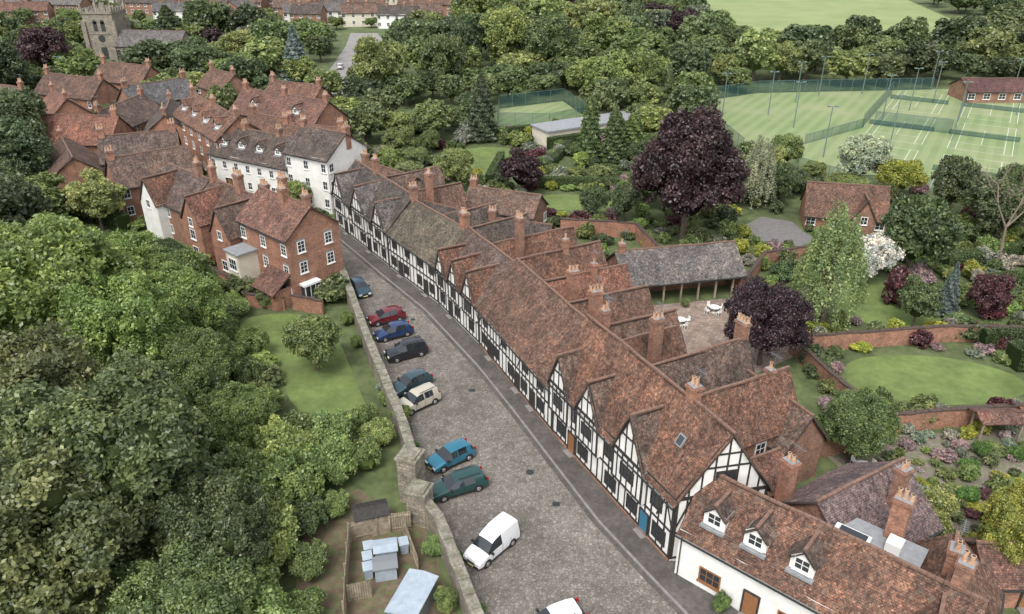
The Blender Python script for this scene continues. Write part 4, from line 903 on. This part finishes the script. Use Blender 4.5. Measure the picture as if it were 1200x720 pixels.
for x,y,h,r in((-17,46,5.5,2.6),(-14.6,49.5,4.2,2.3),(-15.5,53.5,3.8,2.4),(-18.5,50,5.5,2.8),(-12.2,51,3.0,1.6),(-11.6,54.3,2.6,1.5),(-20,46,6,2.8),(-17,40.5,5,2.4),(-18,36,5,2.8),(-15.5,43.8,3.2,1.9),(-16.5,33,5,3),(-22,44,6.5,3),(-23,56,5,2.3),(-26,63,4,2.0),(-27,69,3.5,1.8),(-31,71,4,2.2),(-32,78,3,2.0),(-36,82,3,2.2),(-29,80.5,2.2,1.3),(-13.5,56.6,2.6,1.5),(-13.6,45.6,2,1.3),(-14.2,39.5,2.6,1.6),(-13.8,35.5,2.4,1.6),(-5.6,41.4,1.6,.9),(-4.4,36.5,1.8,.9),(-10.2,57.5,1.9,1.0),(-11.9,60.3,1.6,.9),(-24.5,74.5,1.6,.9),(-16.6,71,1.5,.8),(-18.6,76,1.7,.9),(-34,74,3,1.8)):
    T('shrub','bushn',x,y,h,r,random.choice(((.2,.28,.085),(.165,.235,.075),(.24,.32,.105),(.135,.195,.07))))
for x,y in((-6.2,47.9),(-8.4,53.9),(-10.6,59.6),(-14.0,69),(-16.9,77),(-2.0,36.3),(-3.8,41.0),(-12.8,64.8),(-9.4,56.4),(-15.4,72.6)): T('weed_clump','bushn',x,y,.5,.35,(.18,.27,.09))
T('climbing_shrub','bushn',14.0,36.3,1.5,.7,(.14,.24,.07))
T('hydrangea_shrub','bushn',-12.3,62.2,1.7,.9,(.35,.4,.3)); T('white_flowering_shrub','bush',-63,110,4.5,3.2,(.35,.42,.3)); T('white_flowering_shrub','bush',-57,112,4.5,3,(.35,.42,.3)); T('white_flowering_shrub','bushn',-22,47,5.4,1.9,(.3,.38,.25))
H1=(.09,.13,.05); H2=(.115,.165,.06)
hedge((-47,96),(-39,88.5),1.6,2.2,H1); hedge((-72,116),(-56,104),2,2.4,H2); hedge((51,67),(62,69),2.2,2.4,H1); hedge((50,70.8),(64,70.9),1.2,2.2,H1); hedge((58,84),(74,88),2,2.2,H2); hedge((56,91),(70,96),1.6,1.8,H2)
hedge((-20,130),(-16,146),1.6,2,H1); hedge((3,124),(18,123),1.4,1.8,H2); hedge((24,112),(30,124),1.6,2.2,H1); hedge((36,44.5),(46,45.8),.8,.9,H2)
hedge((-10,152),(6,158),1.6,2,H1); hedge((-4,126),(-2,140),1.2,1.5,H2); hedge((6,132),(12,150),1.2,1.6,H1); hedge((7,146),(27,157),1.4,2.4,H2)
for x,y in((40.4,52.8),(43,52.2),(45.6,51.6),(38.0,50.6),(47,49.4),(36.2,47)): T('topiary_ball_shrub','bushn',x,y,1.4,.85,(.13,.24,.055))
def fill(xr,yr,n,kind,hr,rr,name,pal,parent=None,minsp=.9,cond=None):
    c=0; tries=0
    while c<n and tries<n*12:
        tries+=1; x=random.uniform(*xr);y=random.uniform(*yr); r=random.uniform(*rr)
        if cond and not cond(x,y): continue
        if not free(x,y,r): continue
        if any((x-a)**2+(y-b2)**2<((r+r2)*minsp)**2 for a,b2,r2 in PL): continue
        PL.append((x,y,r)); h=random.uniform(*hr)*(.6+.4*(r-rr[0])/(rr[1]-rr[0]+.01)); veg(name,kind,x,y,h,r,random.choice(pal),parent); c+=1
fan=lambda x,y: abs(x)<y*.78+25
vis=lambda x,y: not(-8<x<22 and 122<y<163)
GF=G1*3+[DK,DK,DK,DK,(.16,.19,.12),(.22,.24,.14),PUR]
wood=empty('distant_woodland')
fill((-330,-20),(278,430),160,'far',(5,8),(2.6,4.6),'tree',GF,wood,.95,lambda x,y: fan(x,y) and y>=278)
fill((-330,330),(205,430),680,'far',(9,16),(4.5,9),'tree',GF,wood,.82,lambda x,y:fan(x,y) and not(x<-20 and y>274))
fill((-130,60),(150,210),140,'far',(6,12),(3.5,6),'tree',G1+[DK],wood,.82,lambda x,y:fan(x,y) and vis(x,y))
fill((20,200),(175,260),110,'far',(8,13),(4,7),'tree',G1+[DK],wood,.78,fan)
fill((-40,60),(108,165),40,'mid',(4,8),(2,3.6),'garden_tree',G1,None,.85,vis)
hed=empty('garden_shrubbery'); SP=G1+[DK,LT,RED,YEL,(.3,.3,.24),(.34,.25,.25),(.24,.28,.2)]
fill((-30,75),(86,165),330,'bush',(1.2,3.4),(.9,2.2),'shrub',SP,hed,.75)
fill((30,75),(57.5,108),240,'bush',(.9,2.8),(.7,1.8),'shrub',SP,hed,.68)
fill((28,62),(40,56.5),190,'bush',(.4,1.6),(.35,1.2),'flowering_shrub',SP+[(.42,.34,.34),(.4,.44,.34)],hed,.78)
fill((52,85),(60,118),50,'mid',(5,9),(2.5,4),'garden_tree',G1+[DK],None,.85)
fill((84,150),(80,116),60,'mid',(3,6),(2,4),'garden_tree',G1+[DK],None,.8,lambda x,y:y<104 or random.random()<.3)
und=empty('undergrowth')
fill((-110,-13),(24,100),420,'bush',(1.4,4),(1.3,2.8),'shrub',G1+[LT],und,.6)
fill((-120,-50),(40,135),90,'mid',(9,15),(4,7),'broadleaf_tree',G1+[DK],None,.7)
fill((-110,-28),(100,175),55,'mid',(4,8),(2,3.6),'garden_tree',G1+[DK],None,.8)
fill((-110,-28),(96,180),160,'bush',(1.2,3),(.9,2),'shrub',G1,hed,.7)
for x,y in((15,68),(16,79),(20.5,80.5),(27,80.5),(28.8,76),(21,66.5),(27.5,72),(14.6,74)): T('potted_shrub','bushn',x,y,random.uniform(.9,1.6),random.uniform(.45,.8))
ex=MB(); rs=random.Random(3)
def branch(p,d,l,r,dep):
    q=p+d*l; ex.tube(p,q,r,r*.65,6,False)
    if dep==0: return
    for k in range(3):
        nd_=(d+Vector((rs.uniform(-.9,.9),rs.uniform(-.9,.9),rs.uniform(-.3,.5)))).normalized(); branch(q,nd_,l*rs.uniform(.6,.8),r*.6,dep-1)
branch(Vector((64.5,93,0)),Vector((-.1,0,1)),5,.22,4); put('bare_tree',ex,mat_noise('pale_bark',(.16,.12,.09),(.25,.2,.15),3))
# ------------------------------------------------------------------ light, sky, camera
w=bpy.data.worlds.new('World'); SC.world=w; w.use_nodes=True; nt=w.node_tree; nt.nodes.clear()
sk=nt.nodes.new('ShaderNodeTexSky'); sk.sky_type='NISHITA'; sk.sun_disc=False; sk.sun_elevation=D(55); sk.sun_rotation=D(200); sk.air_density=1; sk.dust_density=3
hs=nt.nodes.new('ShaderNodeHueSaturation'); hs.inputs['Saturation'].default_value=.25; hs.inputs['Value'].default_value=1.95; nt.links.new(sk.outputs[0],hs.inputs['Color'])
bg=nt.nodes.new('ShaderNodeBackground'); bg.inputs[1].default_value=.15; nt.links.new(hs.outputs[0],bg.inputs[0]); ow=nt.nodes.new('ShaderNodeOutputWorld'); nt.links.new(bg.outputs[0],ow.inputs[0])
sl=bpy.data.lights.new('sun','SUN'); sl.energy=1.7; sl.angle=D(18); sl.color=(1,.97,.92); so=bpy.data.objects.new('sun',sl); COL.objects.link(so)
az=D(200); el=D(55); dv=Vector((math.sin(az)*math.cos(el),math.cos(az)*math.cos(el),math.sin(el))); so.rotation_euler=dv.to_track_quat('Z','Y').to_euler()
cam=bpy.data.cameras.new('camera'); co=bpy.data.objects.new('camera',cam); COL.objects.link(co); cam.lens=27; cam.sensor_width=36; cam.clip_end=5000; cam.clip_start=.5
co.location=(0,0,42); co.rotation_euler=(D(90-27.6),0,0); SC.camera=co
SC.view_settings.view_transform='Standard'; SC.view_settings.look='None'; SC.view_settings.exposure=0
print('objs',len(bpy.data.objects))
